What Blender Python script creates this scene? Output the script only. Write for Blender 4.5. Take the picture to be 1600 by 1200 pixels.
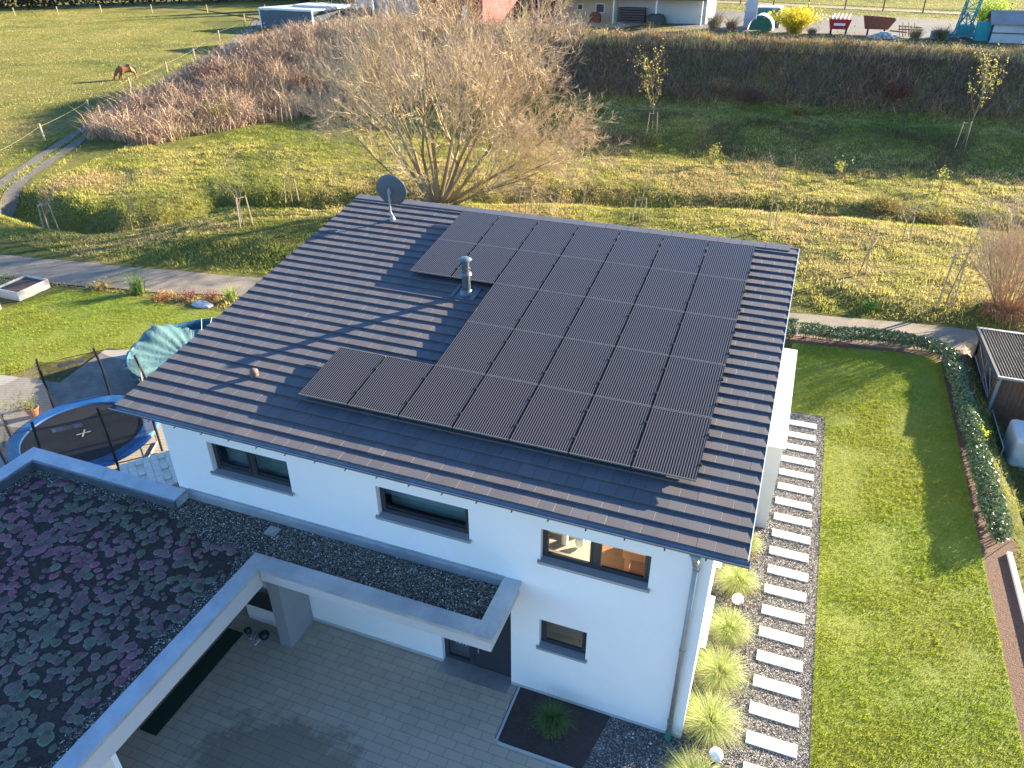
import bpy, math, random
import numpy as np
from mathutils import Vector, Matrix, Quaternion
random.seed(7); RNG=np.random.default_rng(11)
for o in list(bpy.data.objects): bpy.data.objects.remove(o)
SC=bpy.context.scene; COL=SC.collection
# ---------------- camera ----------------
cam=bpy.data.cameras.new('camera'); camo=bpy.data.objects.new('camera',cam); COL.objects.link(camo)
Rm=Matrix(((0.934817944761194,-0.18162601365219522,0.3051678248394969),(0.35510805403414175,0.48702641031205274,-0.7979370561758873),(-0.0036986636157232654,0.854293431335726,0.5197778882023447)))
camo.matrix_world=Matrix.Translation((8.754490,-10.617231,14.067883))@Rm.to_4x4()
cam.sensor_width=36; cam.lens=1177.222/1600*36; cam.clip_end=3000; cam.clip_start=.1
SC.camera=camo
# ---------------- light ----------------
SUN_AZ=math.radians(43); SUN_EL=math.radians(15)
w=bpy.data.worlds.new('World'); SC.world=w; w.use_nodes=True
nt=w.node_tree; bg=nt.nodes['Background']; sky=nt.nodes.new('ShaderNodeTexSky')
sky.sky_type='NISHITA'; sky.sun_disc=False; sky.sun_elevation=SUN_EL; sky.sun_rotation=SUN_AZ
sky.air_density=1.0; sky.dust_density=.2; sky.ozone_density=5.0
nt.links.new(sky.outputs[0],bg.inputs[0]); bg.inputs[1].default_value=.085
sl=bpy.data.lights.new('sun','SUN'); sl.energy=5.0; sl.angle=math.radians(.5); sl.color=(1,.84,.58)
so=bpy.data.objects.new('sun',sl); COL.objects.link(so)
S=Vector((math.sin(SUN_AZ)*math.cos(SUN_EL),math.cos(SUN_AZ)*math.cos(SUN_EL),math.sin(SUN_EL)))
so.rotation_euler=(-S).to_track_quat('-Z','Y').to_euler(); so.location=(30,30,40)
SC.view_settings.view_transform='Standard'; SC.view_settings.look='None'; SC.view_settings.gamma=1
SC.view_settings.exposure=2.5
SC.render.engine='CYCLES'; SC.cycles.max_bounces=6; SC.cycles.transparent_max_bounces=16
SC.render.resolution_x=1024; SC.render.resolution_y=768
# ---------------- helpers ----------------
class MB:
    def __init__(s): s.v=[]; s.f=[]
    def add(s,vs,fs):
        n=len(s.v); s.v+= [tuple(p) for p in vs]; s.f+= [tuple(n+i for i in f) for f in fs]; return s
    def box(s,x0,x1,y0,y1,z0,z1,rz=0,c=None,rx=0):
        vs=[Vector((x,y,z)) for z in(z0,z1) for y in(y0,y1) for x in(x0,x1)]
        if rz or rx:
            c=Vector(c) if c is not None else Vector(((x0+x1)/2,(y0+y1)/2,(z0+z1)/2))
            M=Matrix.Rotation(rz,3,'Z')@Matrix.Rotation(rx,3,'X'); vs=[M@(p-c)+c for p in vs]
        return s.add(vs,[(0,2,3,1),(4,5,7,6),(0,1,5,4),(1,3,7,5),(3,2,6,7),(2,0,4,6)])
    def quad(s,*p): return s.add(p,[tuple(range(len(p)))])
    def prism(s,poly,z0,z1):
        n=len(poly); vs=[(x,y,z0) for x,y in poly]+[(x,y,z1) for x,y in poly]
        return s.add(vs,[tuple(range(n-1,-1,-1)),tuple(range(n,2*n))]+[(i,(i+1)%n,n+(i+1)%n,n+i) for i in range(n)])
    def tube(s,p0,p1,r0,r1=None,n=8,cap=True):
        r1=r0 if r1 is None else r1; p0=Vector(p0);p1=Vector(p1);d=(p1-p0).normalized()
        a=d.orthogonal().normalized(); b=d.cross(a)
        vs=[p+(a*math.cos(t)+b*math.sin(t))*r for p,r in((p0,r0),(p1,r1)) for t in [2*math.pi*k/n for k in range(n)]]
        fs=[(i,(i+1)%n,n+(i+1)%n,n+i) for i in range(n)]
        if cap: fs+=[tuple(range(n-1,-1,-1)),tuple(range(n,2*n))]
        return s.add(vs,fs)
    def path(s,pts,r,n=8):
        for a,b in zip(pts[:-1],pts[1:]): s.tube(a,b,r,n=n)
        return s
    def lathe(s,c,prof,n=20,cap=True):
        vs=[(c[0]+r*math.cos(2*math.pi*k/n),c[1]+r*math.sin(2*math.pi*k/n),c[2]+z) for r,z in prof for k in range(n)]
        m=len(prof); fs=[(j*n+i,j*n+(i+1)%n,(j+1)*n+(i+1)%n,(j+1)*n+i) for j in range(m-1) for i in range(n)]
        if cap: fs+=[tuple(range(n-1,-1,-1)),tuple(range((m-1)*n,m*n))]
        return s.add(vs,fs)
    def ball(s,c,rx,ry=None,rz=None,n=10,m=6,noise=0):
        ry=ry or rx; rz=rz or rx; vs=[(c[0],c[1],c[2]-rz)]
        for j in range(1,m):
            t=math.pi*j/m
            for k in range(n):
                q=1+random.uniform(-noise,noise); a=2*math.pi*k/n
                vs.append((c[0]+rx*q*math.sin(t)*math.cos(a),c[1]+ry*q*math.sin(t)*math.sin(a),c[2]-rz*q*math.cos(t)))
        vs.append((c[0],c[1],c[2]+rz)); L=len(vs)-1
        fs=[(0,1+(k+1)%n,1+k) for k in range(n)]
        fs+=[(1+j*n+k,1+j*n+(k+1)%n,1+(j+1)*n+(k+1)%n,1+(j+1)*n+k) for j in range(m-2) for k in range(n)]
        fs+=[(L,1+(m-2)*n+k,1+(m-2)*n+(k+1)%n) for k in range(n)]
        return s.add(vs,fs)
WL={}
def tag(o,label=None,cat=None,group=None,kind=None):
    if label: o['label']=label
    if cat: o['category']=cat
    if group: o['group']=group
    if kind: o['kind']=kind
    return o
def empty(name,loc,label,cat,group=None,rz=0):
    o=bpy.data.objects.new(name,None); COL.objects.link(o); o.location=loc; o.rotation_euler=(0,0,rz); o.empty_display_size=.2
    WL[o]=Vector(loc); return tag(o,label,cat,group)
def mesh_np(name,V,loops,sizes,mats,cols=None,midx=None):
    me=bpy.data.meshes.new(name); nv=len(V); nf=len(sizes)
    me.vertices.add(nv); me.vertices.foreach_set('co',np.asarray(V,np.float32).ravel())
    me.loops.add(len(loops)); me.loops.foreach_set('vertex_index',np.asarray(loops,np.int32))
    me.polygons.add(nf); st=np.concatenate([[0],np.cumsum(sizes)[:-1]]).astype(np.int32)
    me.polygons.foreach_set('loop_start',st); me.polygons.foreach_set('loop_total',np.asarray(sizes,np.int32))
    if cols is not None:
        a=me.color_attributes.new('Col','FLOAT_COLOR','POINT')
        c=np.ones((nv,4),np.float32); c[:,:3]=cols; a.data.foreach_set('color',c.ravel())
    for m in mats: me.materials.append(m)
    me.update(calc_edges=True); me.validate(); me.shade_flat(); return me
def obj(name,mb,mat,parent=None,smooth=False,world=True,base=None):
    me=bpy.data.meshes.new(name)
    if parent is not None: off=WL[parent] if world else Vector((0,0,0)); loc=Vector((0,0,0))
    else:
        if base is None:
            a=np.array([tuple(p) for p in mb.v]); base=((a[:,0].min()+a[:,0].max())/2,(a[:,1].min()+a[:,1].max())/2,a[:,2].min())
        off=Vector(base); loc=off
    me.from_pydata([(p[0]-off[0],p[1]-off[1],p[2]-off[2]) for p in mb.v],[],mb.f)
    me.materials.append(mat)
    if smooth: me.shade_smooth()
    o=bpy.data.objects.new(name,me); COL.objects.link(o); o.location=loc
    if parent is not None: o.parent=parent; WL[o]=WL[parent]
    else: WL[o]=Vector(base)
    if world is False and parent is not None: WL[o]=Vector((0,0,0))
    return o
def bevel(o,w=.01,seg=2):
    m=o.modifiers.new('bevel','BEVEL'); m.width=w; m.segments=seg; m.limit_method='ANGLE'; return o
def copy_tree(o,parent=None):
    c=o.copy(); COL.objects.link(c)
    if parent is not None: c.parent=parent
    for ch in list(o.children): copy_tree(ch,c)
    return c
def foliage(name,V,F3,cols,mat,parent=None,loc=(0,0,0)):
    V=np.asarray(V,np.float32)-np.array(loc if parent is None else WL[parent],np.float32)
    me=mesh_np(name,V,F3.ravel(),np.full(len(F3),F3.shape[1]),[mat],cols)
    o=bpy.data.objects.new(name,me); COL.objects.link(o)
    if parent is None: o.location=loc; WL[o]=Vector(loc)
    else: o.parent=parent; WL[o]=WL[parent]
    return o
def blades(P,H,Wd,lean,cols,rng=RNG,bend=True,wind=(0,0)):
    n=len(P); a=rng.uniform(0,2*np.pi,n); s=np.stack([np.cos(a),np.sin(a),np.zeros(n)],1)
    b=rng.uniform(0,2*np.pi,n); l=lean*rng.uniform(.2,1,n)
    d=np.stack([np.sin(l)*np.cos(b)+wind[0],np.sin(l)*np.sin(b)+wind[1],np.cos(l)],1)
    H=np.broadcast_to(H,(n,))[:,None]; Wd=np.broadcast_to(Wd,(n,))[:,None]
    if bend:
        mid=P+d*H*.6; tip=mid+(d*np.array([2.2,2.2,.7]))*H*.42
        V=np.stack([P-s*Wd,P+s*Wd,mid+s*Wd*.8,mid-s*Wd*.8,tip],1).reshape(-1,3)
        k=np.arange(n)[:,None]*5; F=np.concatenate([k+np.array([[0,1,2]]),k+np.array([[0,2,3]]),k+np.array([[3,2,4]])])
        C=np.repeat(cols,5,0)
    else:
        V=np.stack([P-s*Wd,P+s*Wd,P+d*H],1).reshape(-1,3); F=np.arange(n*3).reshape(-1,3); C=np.repeat(cols,3,0)
    return V,F,C
def leaves(P,sz,cols,rng=RNG):
    n=len(P); u=rng.normal(size=(n,3)); u/=np.linalg.norm(u,axis=1)[:,None]
    v=np.cross(u,rng.normal(size=(n,3))); v/=np.linalg.norm(v,axis=1)[:,None]
    sz=np.broadcast_to(sz,(n,))[:,None]
    V=np.stack([P-u*sz,P+v*sz*.45,P+u*sz,P-v*sz*.45],1).reshape(-1,3)
    return V,np.arange(n*4).reshape(-1,4),np.repeat(cols,4,0)
def stones(P,r,cols,rng=RNG,flat=.6):
    n=len(P); O=np.array([(1,0,0),(0,1,0),(-1,0,0),(0,-1,0),(0,0,1)],float)
    a=rng.uniform(0,2*np.pi,n); r=np.broadcast_to(r,(n,))
    q=O[None]*rng.uniform(.65,1.2,(n,5,1)); x=q[...,0]*np.cos(a)[:,None]-q[...,1]*np.sin(a)[:,None]; y=q[...,0]*np.sin(a)[:,None]+q[...,1]*np.cos(a)[:,None]
    V=np.stack([x,y,q[...,2]*flat],2)*r[:,None,None]+P[:,None]+rng.normal(0,.12,(n,5,3))*r[:,None,None]
    k=np.arange(n)[:,None]*5
    F=np.concatenate([k+np.array([t]) for t in([0,1,4],[1,2,4],[2,3,4],[3,0,4])])
    return V.reshape(-1,3),F,np.repeat(cols,5,0)
def mixcol(n,cs,ws=None,jit=.15,rng=RNG):
    cs=np.array(cs,float); i=rng.choice(len(cs),n,p=None if ws is None else np.array(ws)/sum(ws))
    return cs[i]*rng.uniform(1-jit,1+jit,(n,1))*rng.uniform(1-jit*.3,1+jit*.3,(n,3))
_vt={}
def vn(x,y,sc,seed=0):
    if seed not in _vt: _vt[seed]=np.random.default_rng(seed+100).random((256,256))
    T=_vt[seed]; x=np.asarray(x)/sc; y=np.asarray(y)/sc; i=np.floor(x).astype(int); j=np.floor(y).astype(int)
    fx=x-i; fy=y-j; fx=fx*fx*(3-2*fx); fy=fy*fy*(3-2*fy); g=lambda a,b:T[a%256,b%256]
    return (g(i,j)*(1-fx)+g(i+1,j)*fx)*(1-fy)+(g(i,j+1)*(1-fx)+g(i+1,j+1)*fx)*fy
def inpoly(x,y,P):
    r=np.zeros(np.shape(x),bool); n=len(P)
    for k in range(n):
        x0,y0=P[k];x1,y1=P[(k+1)%n]
        c=((y0>y)!=(y1>y))&(x<(x1-x0)*(y-y0)/((y1-y0) or 1e-9)+x0); r^=c
    return r
def scatter(P,dens,rng=RNG):
    P=np.array(P,float); lo=P.min(0);hi=P.max(0); n=int((hi-lo).prod()*dens)
    q=rng.uniform(lo,hi,(n,2)); return q[inpoly(q[:,0],q[:,1],P)]
# ---------------- materials ----------------
def _n(nt,t,**k):
    n=nt.nodes.new(t)
    for a,b in k.items(): setattr(n,a,b)
    return n
def ramp(nt,fac,stops):
    r=_n(nt,'ShaderNodeValToRGB'); el=r.color_ramp.elements
    while len(el)<len(stops): el.new(.5)
    for e,(p,c) in zip(el,stops): e.position=p; e.color=(*c,1) if len(c)==3 else c
    nt.links.new(fac,r.inputs[0]); return r.outputs[0]
def noise(nt,sc,det=4,rough=.6,co=None,dist=0):
    n=_n(nt,'ShaderNodeTexNoise'); n.inputs['Scale'].default_value=sc; n.inputs['Detail'].default_value=det
    n.inputs['Roughness'].default_value=rough; n.inputs['Distortion'].default_value=dist
    if co is None: co=_n(nt,'ShaderNodeTexCoord').outputs['Object']
    nt.links.new(co,n.inputs['Vector']); return n.outputs[0]
def mixc(nt,f,a,b,mode='MIX'):
    m=_n(nt,'ShaderNodeMix',data_type='RGBA',blend_type=mode)
    for k,x in((0,f),(6,a),(7,b)):
        if isinstance(x,(int,float)): m.inputs[k].default_value=x
        elif isinstance(x,tuple): m.inputs[k].default_value=(*x,1)
        else: nt.links.new(x,m.inputs[k])
    return m.outputs[2]
def newmat(name):
    m=bpy.data.materials.new(name); m.use_nodes=True; nt=m.node_tree; return m,nt,nt.nodes['Principled BSDF']
def setb(nt,b,h,st=.3,dist=.01):
    u=_n(nt,'ShaderNodeBump'); u.inputs['Strength'].default_value=st; u.inputs['Distance'].default_value=dist
    nt.links.new(h,u.inputs['Height']); nt.links.new(u.outputs[0],b.inputs['Normal'])
def mat(name,c1,c2=None,sc=3,rough=.7,metal=0,bump=0,bsc=None,bd=.01,spec=None,grime=None,coat=0):
    m,nt,b=newmat(name); c2=c2 or tuple(x*.78 for x in c1)
    col=ramp(nt,noise(nt,sc,6),[(.3,c1),(.7,c2)])
    if grime: col=mixc(nt,ramp(nt,noise(nt,sc*.35,8,.7,dist=.6),[(.52,(0,0,0)),(.72,(1,1,1))]),col,grime)
    nt.links.new(col,b.inputs['Base Color']); b.inputs['Metallic'].default_value=metal
    rr=ramp(nt,noise(nt,sc*2.3,4),[(.3,(rough*.85,)*3),(.7,(min(1,rough*1.12),)*3)]); nt.links.new(rr,b.inputs['Roughness'])
    if spec is not None: b.inputs['Specular IOR Level'].default_value=spec
    if coat: b.inputs['Coat Weight'].default_value=coat
    if bump: setb(nt,b,noise(nt,bsc or sc*6,5),bump,bd)
    return m
def leafmat(name,trans=.3,rough=.65,spec=.25):
    m,nt,b=newmat(name); a=_n(nt,'ShaderNodeAttribute',attribute_name='Col')
    nt.links.new(a.outputs['Color'],b.inputs['Base Color']); b.inputs['Roughness'].default_value=rough
    b.inputs['Specular IOR Level'].default_value=spec
    t=_n(nt,'ShaderNodeBsdfTranslucent'); nt.links.new(a.outputs['Color'],t.inputs[0])
    x=_n(nt,'ShaderNodeMixShader'); x.inputs[0].default_value=trans
    nt.links.new(b.outputs[0],x.inputs[1]); nt.links.new(t.outputs[0],x.inputs[2])
    nt.links.new(x.outputs[0],nt.nodes['Material Output'].inputs[0]); return m
def glassmat(name,tint=(.8,.88,.88),refl=.07):
    m,nt,b=newmat(name); g=_n(nt,'ShaderNodeBsdfGlossy'); g.inputs['Roughness'].default_value=.03; g.inputs[0].default_value=(.9,.95,1,1)
    t=_n(nt,'ShaderNodeBsdfTransparent'); t.inputs[0].default_value=(*tint,1)
    lw=_n(nt,'ShaderNodeLayerWeight'); f=_n(nt,'ShaderNodeMath',operation='POWER'); nt.links.new(lw.outputs['Facing'],f.inputs[0]); f.inputs[1].default_value=4.0; lw.inputs[0].default_value=.5
    a=_n(nt,'ShaderNodeMath',operation='ADD'); nt.links.new(f.outputs[0],a.inputs[0]); a.inputs[1].default_value=refl
    x=_n(nt,'ShaderNodeMixShader'); nt.links.new(a.outputs[0],x.inputs[0]); nt.links.new(t.outputs[0],x.inputs[1]); nt.links.new(g.outputs[0],x.inputs[2])
    nt.links.new(x.outputs[0],nt.nodes['Material Output'].inputs[0]); return m
def netmat(name,col=(.01,.01,.012),op=.3):
    m,nt,b=newmat(name); b.inputs['Base Color'].default_value=(*col,1); b.inputs['Roughness'].default_value=.9
    t=_n(nt,'ShaderNodeBsdfTransparent'); x=_n(nt,'ShaderNodeMixShader')
    r=ramp(nt,noise(nt,3,3),[(.3,(op*.8,)*3),(.7,(op*1.2,)*3)]); nt.links.new(r,x.inputs[0])
    nt.links.new(t.outputs[0],x.inputs[1]); nt.links.new(b.outputs[0],x.inputs[2]); nt.links.new(x.outputs[0],nt.nodes['Material Output'].inputs[0]); return m
M={}
M['render']=mat('white_render',(.80,.80,.80),(.77,.77,.775),1.5,.85,bump=.15,bsc=120,bd=.003,grime=(.74,.74,.73))
M['fascia']=mat('grey_white_render',(.46,.46,.47),(.42,.42,.43),1.5,.85,bump=.15,bsc=120,bd=.003)
M['grey_render']=mat('grey_render',(.42,.44,.46),(.38,.40,.42),1.5,.85,bump=.15,bsc=120,bd=.003)
M['zinc']=mat('zinc',(.50,.53,.56),(.36,.39,.43),2.2,.42,metal=.5,bump=.08,bsc=9,grime=(.58,.60,.61))
M['gutter']=mat('dark_zinc',(.24,.27,.30),(.15,.18,.21),3,.4,metal=.65)
M['anth']=mat('anthracite',(.035,.038,.045),(.028,.03,.036),3,.4)
M['sill']=mat('aluminium_sill',(.33,.35,.38),(.29,.31,.34),3,.5,metal=.2)
M['dark']=mat('dark_interior',(.06,.06,.06),(.04,.04,.045),3,.9)
M['white']=mat('white_paint',(.8,.8,.79),(.74,.74,.73),4,.5)
M['wood']=mat('oak_floor',(.46,.27,.14),(.33,.19,.10),6,.5,bump=.1)
M['oldwood']=mat('weathered_wood',(.30,.25,.19),(.17,.14,.11),5,.85,bump=.4,bsc=40)
M['stake']=mat('stake_wood',(.42,.33,.22),(.28,.22,.15),7,.85,bump=.3,bsc=40)
M['steel']=mat('galvanised_steel',(.36,.37,.38),(.27,.28,.29),5,.55,metal=.6)
M['black']=mat('black_plastic',(.012,.012,.014),(.02,.02,.022),5,.5)
M['glass']=glassmat('window_glass'); M['glassr']=glassmat('window_glass_bright',(.96,.96,.96),.015)
M['leaf']=leafmat('foliage'); M['twig']=leafmat('twigs',.0,.8,.2); M['stone']=leafmat('stones',0,.8,.3); M['sedum']=leafmat('sedum_leaves',.05,.8,.2)
M['grass']=leafmat('grass_blades',.35,.55,.3)
M['lead']=mat('flue_metal',(.13,.15,.17),(.09,.105,.12),6,.4,metal=.5)
M['soil']=mat('bark_soil',(.16,.085,.06),(.09,.05,.035),12,.95,bump=.9,bsc=35,bd=.04)
M['darksoil']=mat('dark_soil',(.034,.025,.024),(.058,.044,.040),9,.95,bump=.7,bsc=40,bd=.02)
M['red']=mat('red_paint',(.5,.03,.035),(.38,.03,.03),4,.5); M['rust']=mat('rust',(.26,.09,.05),(.14,.05,.035),5,.85,bump=.4)
M['teal']=mat('teal_paint',(.03,.25,.27),(.02,.18,.2),3,.5); M['white2']=mat('dirty_white',(.6,.62,.62),(.45,.46,.45),2,.6,grime=(.25,.2,.14))
# ---------------- terrain ----------------
def sst(a,b,x):
    t=np.clip((x-a)/(b-a),0,1);return t*t*(3-2*t)
def pdist(x,y,P):
    best=np.full(np.shape(x),1e9);n=len(P[0])-2;val=[np.zeros(np.shape(x)) for _ in range(n)]
    for a,b in zip(P[:-1],P[1:]):
        dx,dy=b[0]-a[0],b[1]-a[1];L=dx*dx+dy*dy
        t=np.clip(((x-a[0])*dx+(y-a[1])*dy)/L,0,1)
        d=np.hypot(x-a[0]-t*dx,y-a[1]-t*dy)
        m=d<best;best=np.where(m,d,best)
        for k in range(n): val[k]=np.where(m,a[2+k]*(1-t)+b[2+k]*t,val[k])
    return best,val
CREST=[(90,66,5.3,.8),(24,60.5,5.4,.8),(5,61,5.4,.8),(-7,60.3,5.5,.75),(-14,60.5,5.4,.65),(-22,62,5.3,.45),(-30,63,5.2,.36),(-38,61,4.9,.3),(-41,54,4.0,.33),(-41.5,48,2.8,.3),(-41,42,1.4,.25),(-40,36,.4,.2)]
DITCH=[(-36,20.6),(-31,19.6),(-27,19.6),(-25,21.5),(-24,24.8),(-20,26.6),(-12,30.5),(-4,33.5),(5,34.5),(15,35.5),(30,37.5)]
def bankz(x,y):
    d,(h,sl)=pdist(x,y,CREST); return h+.8-np.sqrt((d*sl)**2+.64)
def terrain(x,y,lumps=True):
    x=np.asarray(x,float);y=np.asarray(y,float)
    z=1.5*sst(42.5,52,y-.05*x)*sst(-27,-13,x)
    z=z+.45*sst(20.9,23.2,y)*sst(-3,8,x)*(1-sst(30,40,y))
    z=z+.6*sst(0,2.6,y-(16.3+.19*(x+14)))*sst(-24,-19,x)*(1-sst(-3,3,x))*(1-sst(21,27,y))
    z=z-.95*sst(15.9,17.0,x)*(1-sst(19.7,20.4,y))*sst(5,10,y)
    d,_=pdist(x,y,DITCH)
    z=z-(.7+.55*(1-sst(-24,-14,x)))*np.exp(-(d/1.4)**2)
    if lumps:
        m=sst(17,19,y)*(1-sst(60,64,y))*sst(-38,-34,x)*(sst(21,22.5,y)*sst(-16,-14,x)+(1-sst(-16,-14,x)))
        z=z+m*((vn(x,y,1.3,1)-.5)*.16+(vn(x,y,.55,2)-.5)*.09+(vn(x,y,6,3)-.5)*.3)
    zz=bankz(x,y); k=.6
    mx=np.maximum(z,zz);e=np.clip(1-np.abs(z-zz)/k,0,1)
    return mx+e*e*k*.25
def T(x,y): return float(terrain(x,y))
def axis(lo,flo,fhi,hi,st):
    a=list(np.arange(flo,fhi,st)); d=st;p=fhi
    while p<hi: a.append(p); d*=1.25; p+=d
    a.append(hi); d=st;p=flo-st
    pre=[]
    while p>lo: pre.append(p); d*=1.25;p-=d
    pre.append(lo); return np.array(pre[::-1]+a)
gx=axis(-700,-60,34,700,.38); gy=axis(-300,16,80,1500,.38)
X,Y=np.meshgrid(gx,gy); Z=terrain(X,Y)-.012
nx,ny=len(gx),len(gy); idx=np.arange(nx*ny).reshape(ny,nx)
F=np.stack([idx[:-1,:-1],idx[:-1,1:],idx[1:,1:],idx[1:,:-1]],-1).reshape(-1,4)
def ground_mat():
    m,nt,b=newmat('meadow_ground'); co=_n(nt,'ShaderNodeTexCoord').outputs['Object']
    big=ramp(nt,noise(nt,.09,5,.6,co,.6),[(.36,(.10,.12,.028)),(.5,(.19,.185,.045)),(.62,(.26,.22,.07)),(.72,(.20,.145,.07))])
    fine=ramp(nt,noise(nt,3.2,6,.75,co),[(.3,(.35,.35,.35)),(.65,(1.25,1.25,1.2))])
    c=mixc(nt,1.0,big,fine,'MULTIPLY'); nt.links.new(c,b.inputs['Base Color']); b.inputs['Roughness'].default_value=.9
    b.inputs['Specular IOR Level'].default_value=.15
    setb(nt,b,noise(nt,5,6,.8,co),1.0,.22); return m
V=np.stack([X,Y,Z],-1).reshape(-1,3)
me=mesh_np('ground',V,F.ravel(),np.full(len(F),4),[ground_mat()]); me.shade_smooth()
ground=bpy.data.objects.new('ground',me); COL.objects.link(ground); tag(ground,'rough grassy ground of meadow and pasture','ground',kind='structure')
def gsheet(name,poly,z,m,label,st=None,drape=False):
    """flat or draped sheet clipped to a polygon"""
    mb=MB(); mb.quad(*[(x,y,z) for x,y in poly]); o=obj(name,mb,m,base=(0,0,0)); return tag(o,label,name.replace('_',' '),kind='structure')
def ribbon(name,pts,wd,m,label,dz=.02,st=.4,wob=.15,seed=5,lumps=True):
    P=[]; 
    for a,b in zip(pts[:-1],pts[1:]):
        a=np.array(a,float);b=np.array(b,float);n=max(1,int(np.hypot(*(b-a))/st))
        P+=[a+(b-a)*k/n for k in range(n)]
    P.append(np.array(pts[-1],float)); P=np.array(P)
    for _ in range(3): P[1:-1]=(P[:-2]+P[1:-1]*2+P[2:])/4
    D=np.gradient(P,axis=0); D/=np.hypot(D[:,0],D[:,1])[:,None]; Nn=np.stack([-D[:,1],D[:,0]],1)
    K=9; L=[]
    for i,p in enumerate(P):
        w0=wd*(1+wob*(vn(i*st,0,1.5,seed)-.5)*2); w1=wd*(1+wob*(vn(i*st,50,1.5,seed)-.5)*2)
        for k in range(K): L.append(p+Nn[i]*(-w0+(w0+w1)*k/(K-1)))
    L=np.array(L); z=terrain(L[:,0],L[:,1],lumps)+dz
    idx=np.arange(len(L)).reshape(-1,K); F=np.stack([idx[:-1,:-1],idx[:-1,1:],idx[1:,1:],idx[1:,:-1]],-1).reshape(-1,4)
    me=mesh_np(name,np.column_stack([L,z]),F.ravel(),np.full(len(F),4),[m])
    o=bpy.data.objects.new(name,me); COL.objects.link(o); return tag(o,label,'path',kind='structure')
M['gravelpath']=mat('sandy_gravel',(.25,.21,.16),(.18,.15,.12),1.2,.95,bump=.8,bsc=30,bd=.02,grime=(.13,.13,.07))
M['track']=mat('track_gravel',(.15,.14,.12),(.10,.09,.07),1.1,.95,bump=.6,bsc=15,bd=.04,grime=(.09,.10,.04))
ribbon('gravel_path',[(-60,7),(-40,11.2),(-27,12.7),(-21,13.4),(-14,14.7),(-6,16.3),(2,18),(9,19.3),(16,20.2),(24,20.6),(60,21)],1.15,M['gravelpath'],'sandy gravel path running behind the gardens')
TR=[(-30,12.8),(-37,20),(-41,27),(-45,35),(-49.5,44),(-55.5,56),(-62,69),(-69,83),(-78,100),(-86,112),(-110,124),(-150,128)]
for s_,nm in((-.95,'left'),(.95,'right')):
    ribbon('track',[(x+s_*.9,y-s_*.35) for x,y in TR],.42,M['track'],'twin wheel ruts of the farm track beside the pasture',wob=.35,seed=6+int(s_),lumps=True)
# lawns and garden surfaces (flat, z>=0)
M['lawnbase']=mat('lawn_base',(.20,.23,.028),(.16,.19,.022),1.5,.9,bump=.8,bsc=30,bd=.03)
LAWN_R=[(11.05,-8),(15.02,-8),(15.02,17.9),(14.8,18.4),(13.3,18.3),(11.2,17.9),(9.72,17.7),(9.72,12.6),(11.05,12.6)]
LAWN_L=[(-30,2.4),(-17.2,4.9),(-16.2,6.8),(-15.2,7.95),(-13.9,8.2),(-3,8.25),(8.55,8.4),(8.55,15.5),(-3,13.2),(-9,12.6),(-14,12.0),(-16,11.95),(-18.3,12.1),(-20.5,11.8),(-22.0,11.5),(-22.3,9.3),(-30,6)]
gsheet('lawn',LAWN_R,.012,M['lawnbase'],'mown lawn strip to the right of the house'); gsheet('lawn',LAWN_L,.012,M['lawnbase'],'mown garden lawn to the left of the house')
def chips_mat():
    m,nt,b=newmat('dark_gravel'); v=_n(nt,'ShaderNodeTexVoronoi'); v.inputs['Scale'].default_value=45
    nt.links.new(_n(nt,'ShaderNodeTexCoord').outputs['Object'],v.inputs[0])
    sp=_n(nt,'ShaderNodeSeparateColor'); nt.links.new(v.outputs['Color'],sp.inputs[0])
    nt.links.new(ramp(nt,sp.outputs[0],[(0,(.025,.025,.03)),(.55,(.09,.085,.09)),(.82,(.2,.19,.19)),(1,(.4,.38,.36))]),b.inputs['Base Color'])
    b.inputs['Roughness'].default_value=.8; setb(nt,b,v.outputs['Distance'],.8,.02); return m
M['chips']=chips_mat()
GRAV=[(8.6,-8),(11.05,-8),(11.05,12.6),(8.6,12.6)]
gsheet('gravel_bed',GRAV,.006,M['chips'],'dark gravel bed with stepping slabs along the house'); 
gsheet('planting_bed',[(5.12,-.74),(5.12,-2.1),(6.6,-2.12),(9.0,-2.0),(8.9,-8),(5.9,-8),(5.12,-2.1)],-.004,M['darksoil'],'x'); bpy.data.objects.remove(bpy.data.objects['planting_bed'])
gsheet('planting_bed',[(5.12,-.74),(5.12,-2.1),(6.9,-2.1),(7.15,-.74)],.018,M['darksoil'],'dark mulch planting bed beside the front door')
gsheet('gravel_strip',[(7.15,-.74),(6.9,-2.1),(8.6,-2.1),(8.6,-.74)],.016,M['chips'],'dark pebble strip at the house corner')
gsheet('soil_border',[(15.02,-8),(15.62,-8),(15.62,7.5),(15.9,7.6),(15.9,19.4),(9.6,19.1),(9.6,17.6),(11.2,17.9),(13.3,18.3),(14.8,18.4),(15.02,17.9)],.008,M['soil'],'reddish bark soil border under the hedge')
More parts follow.
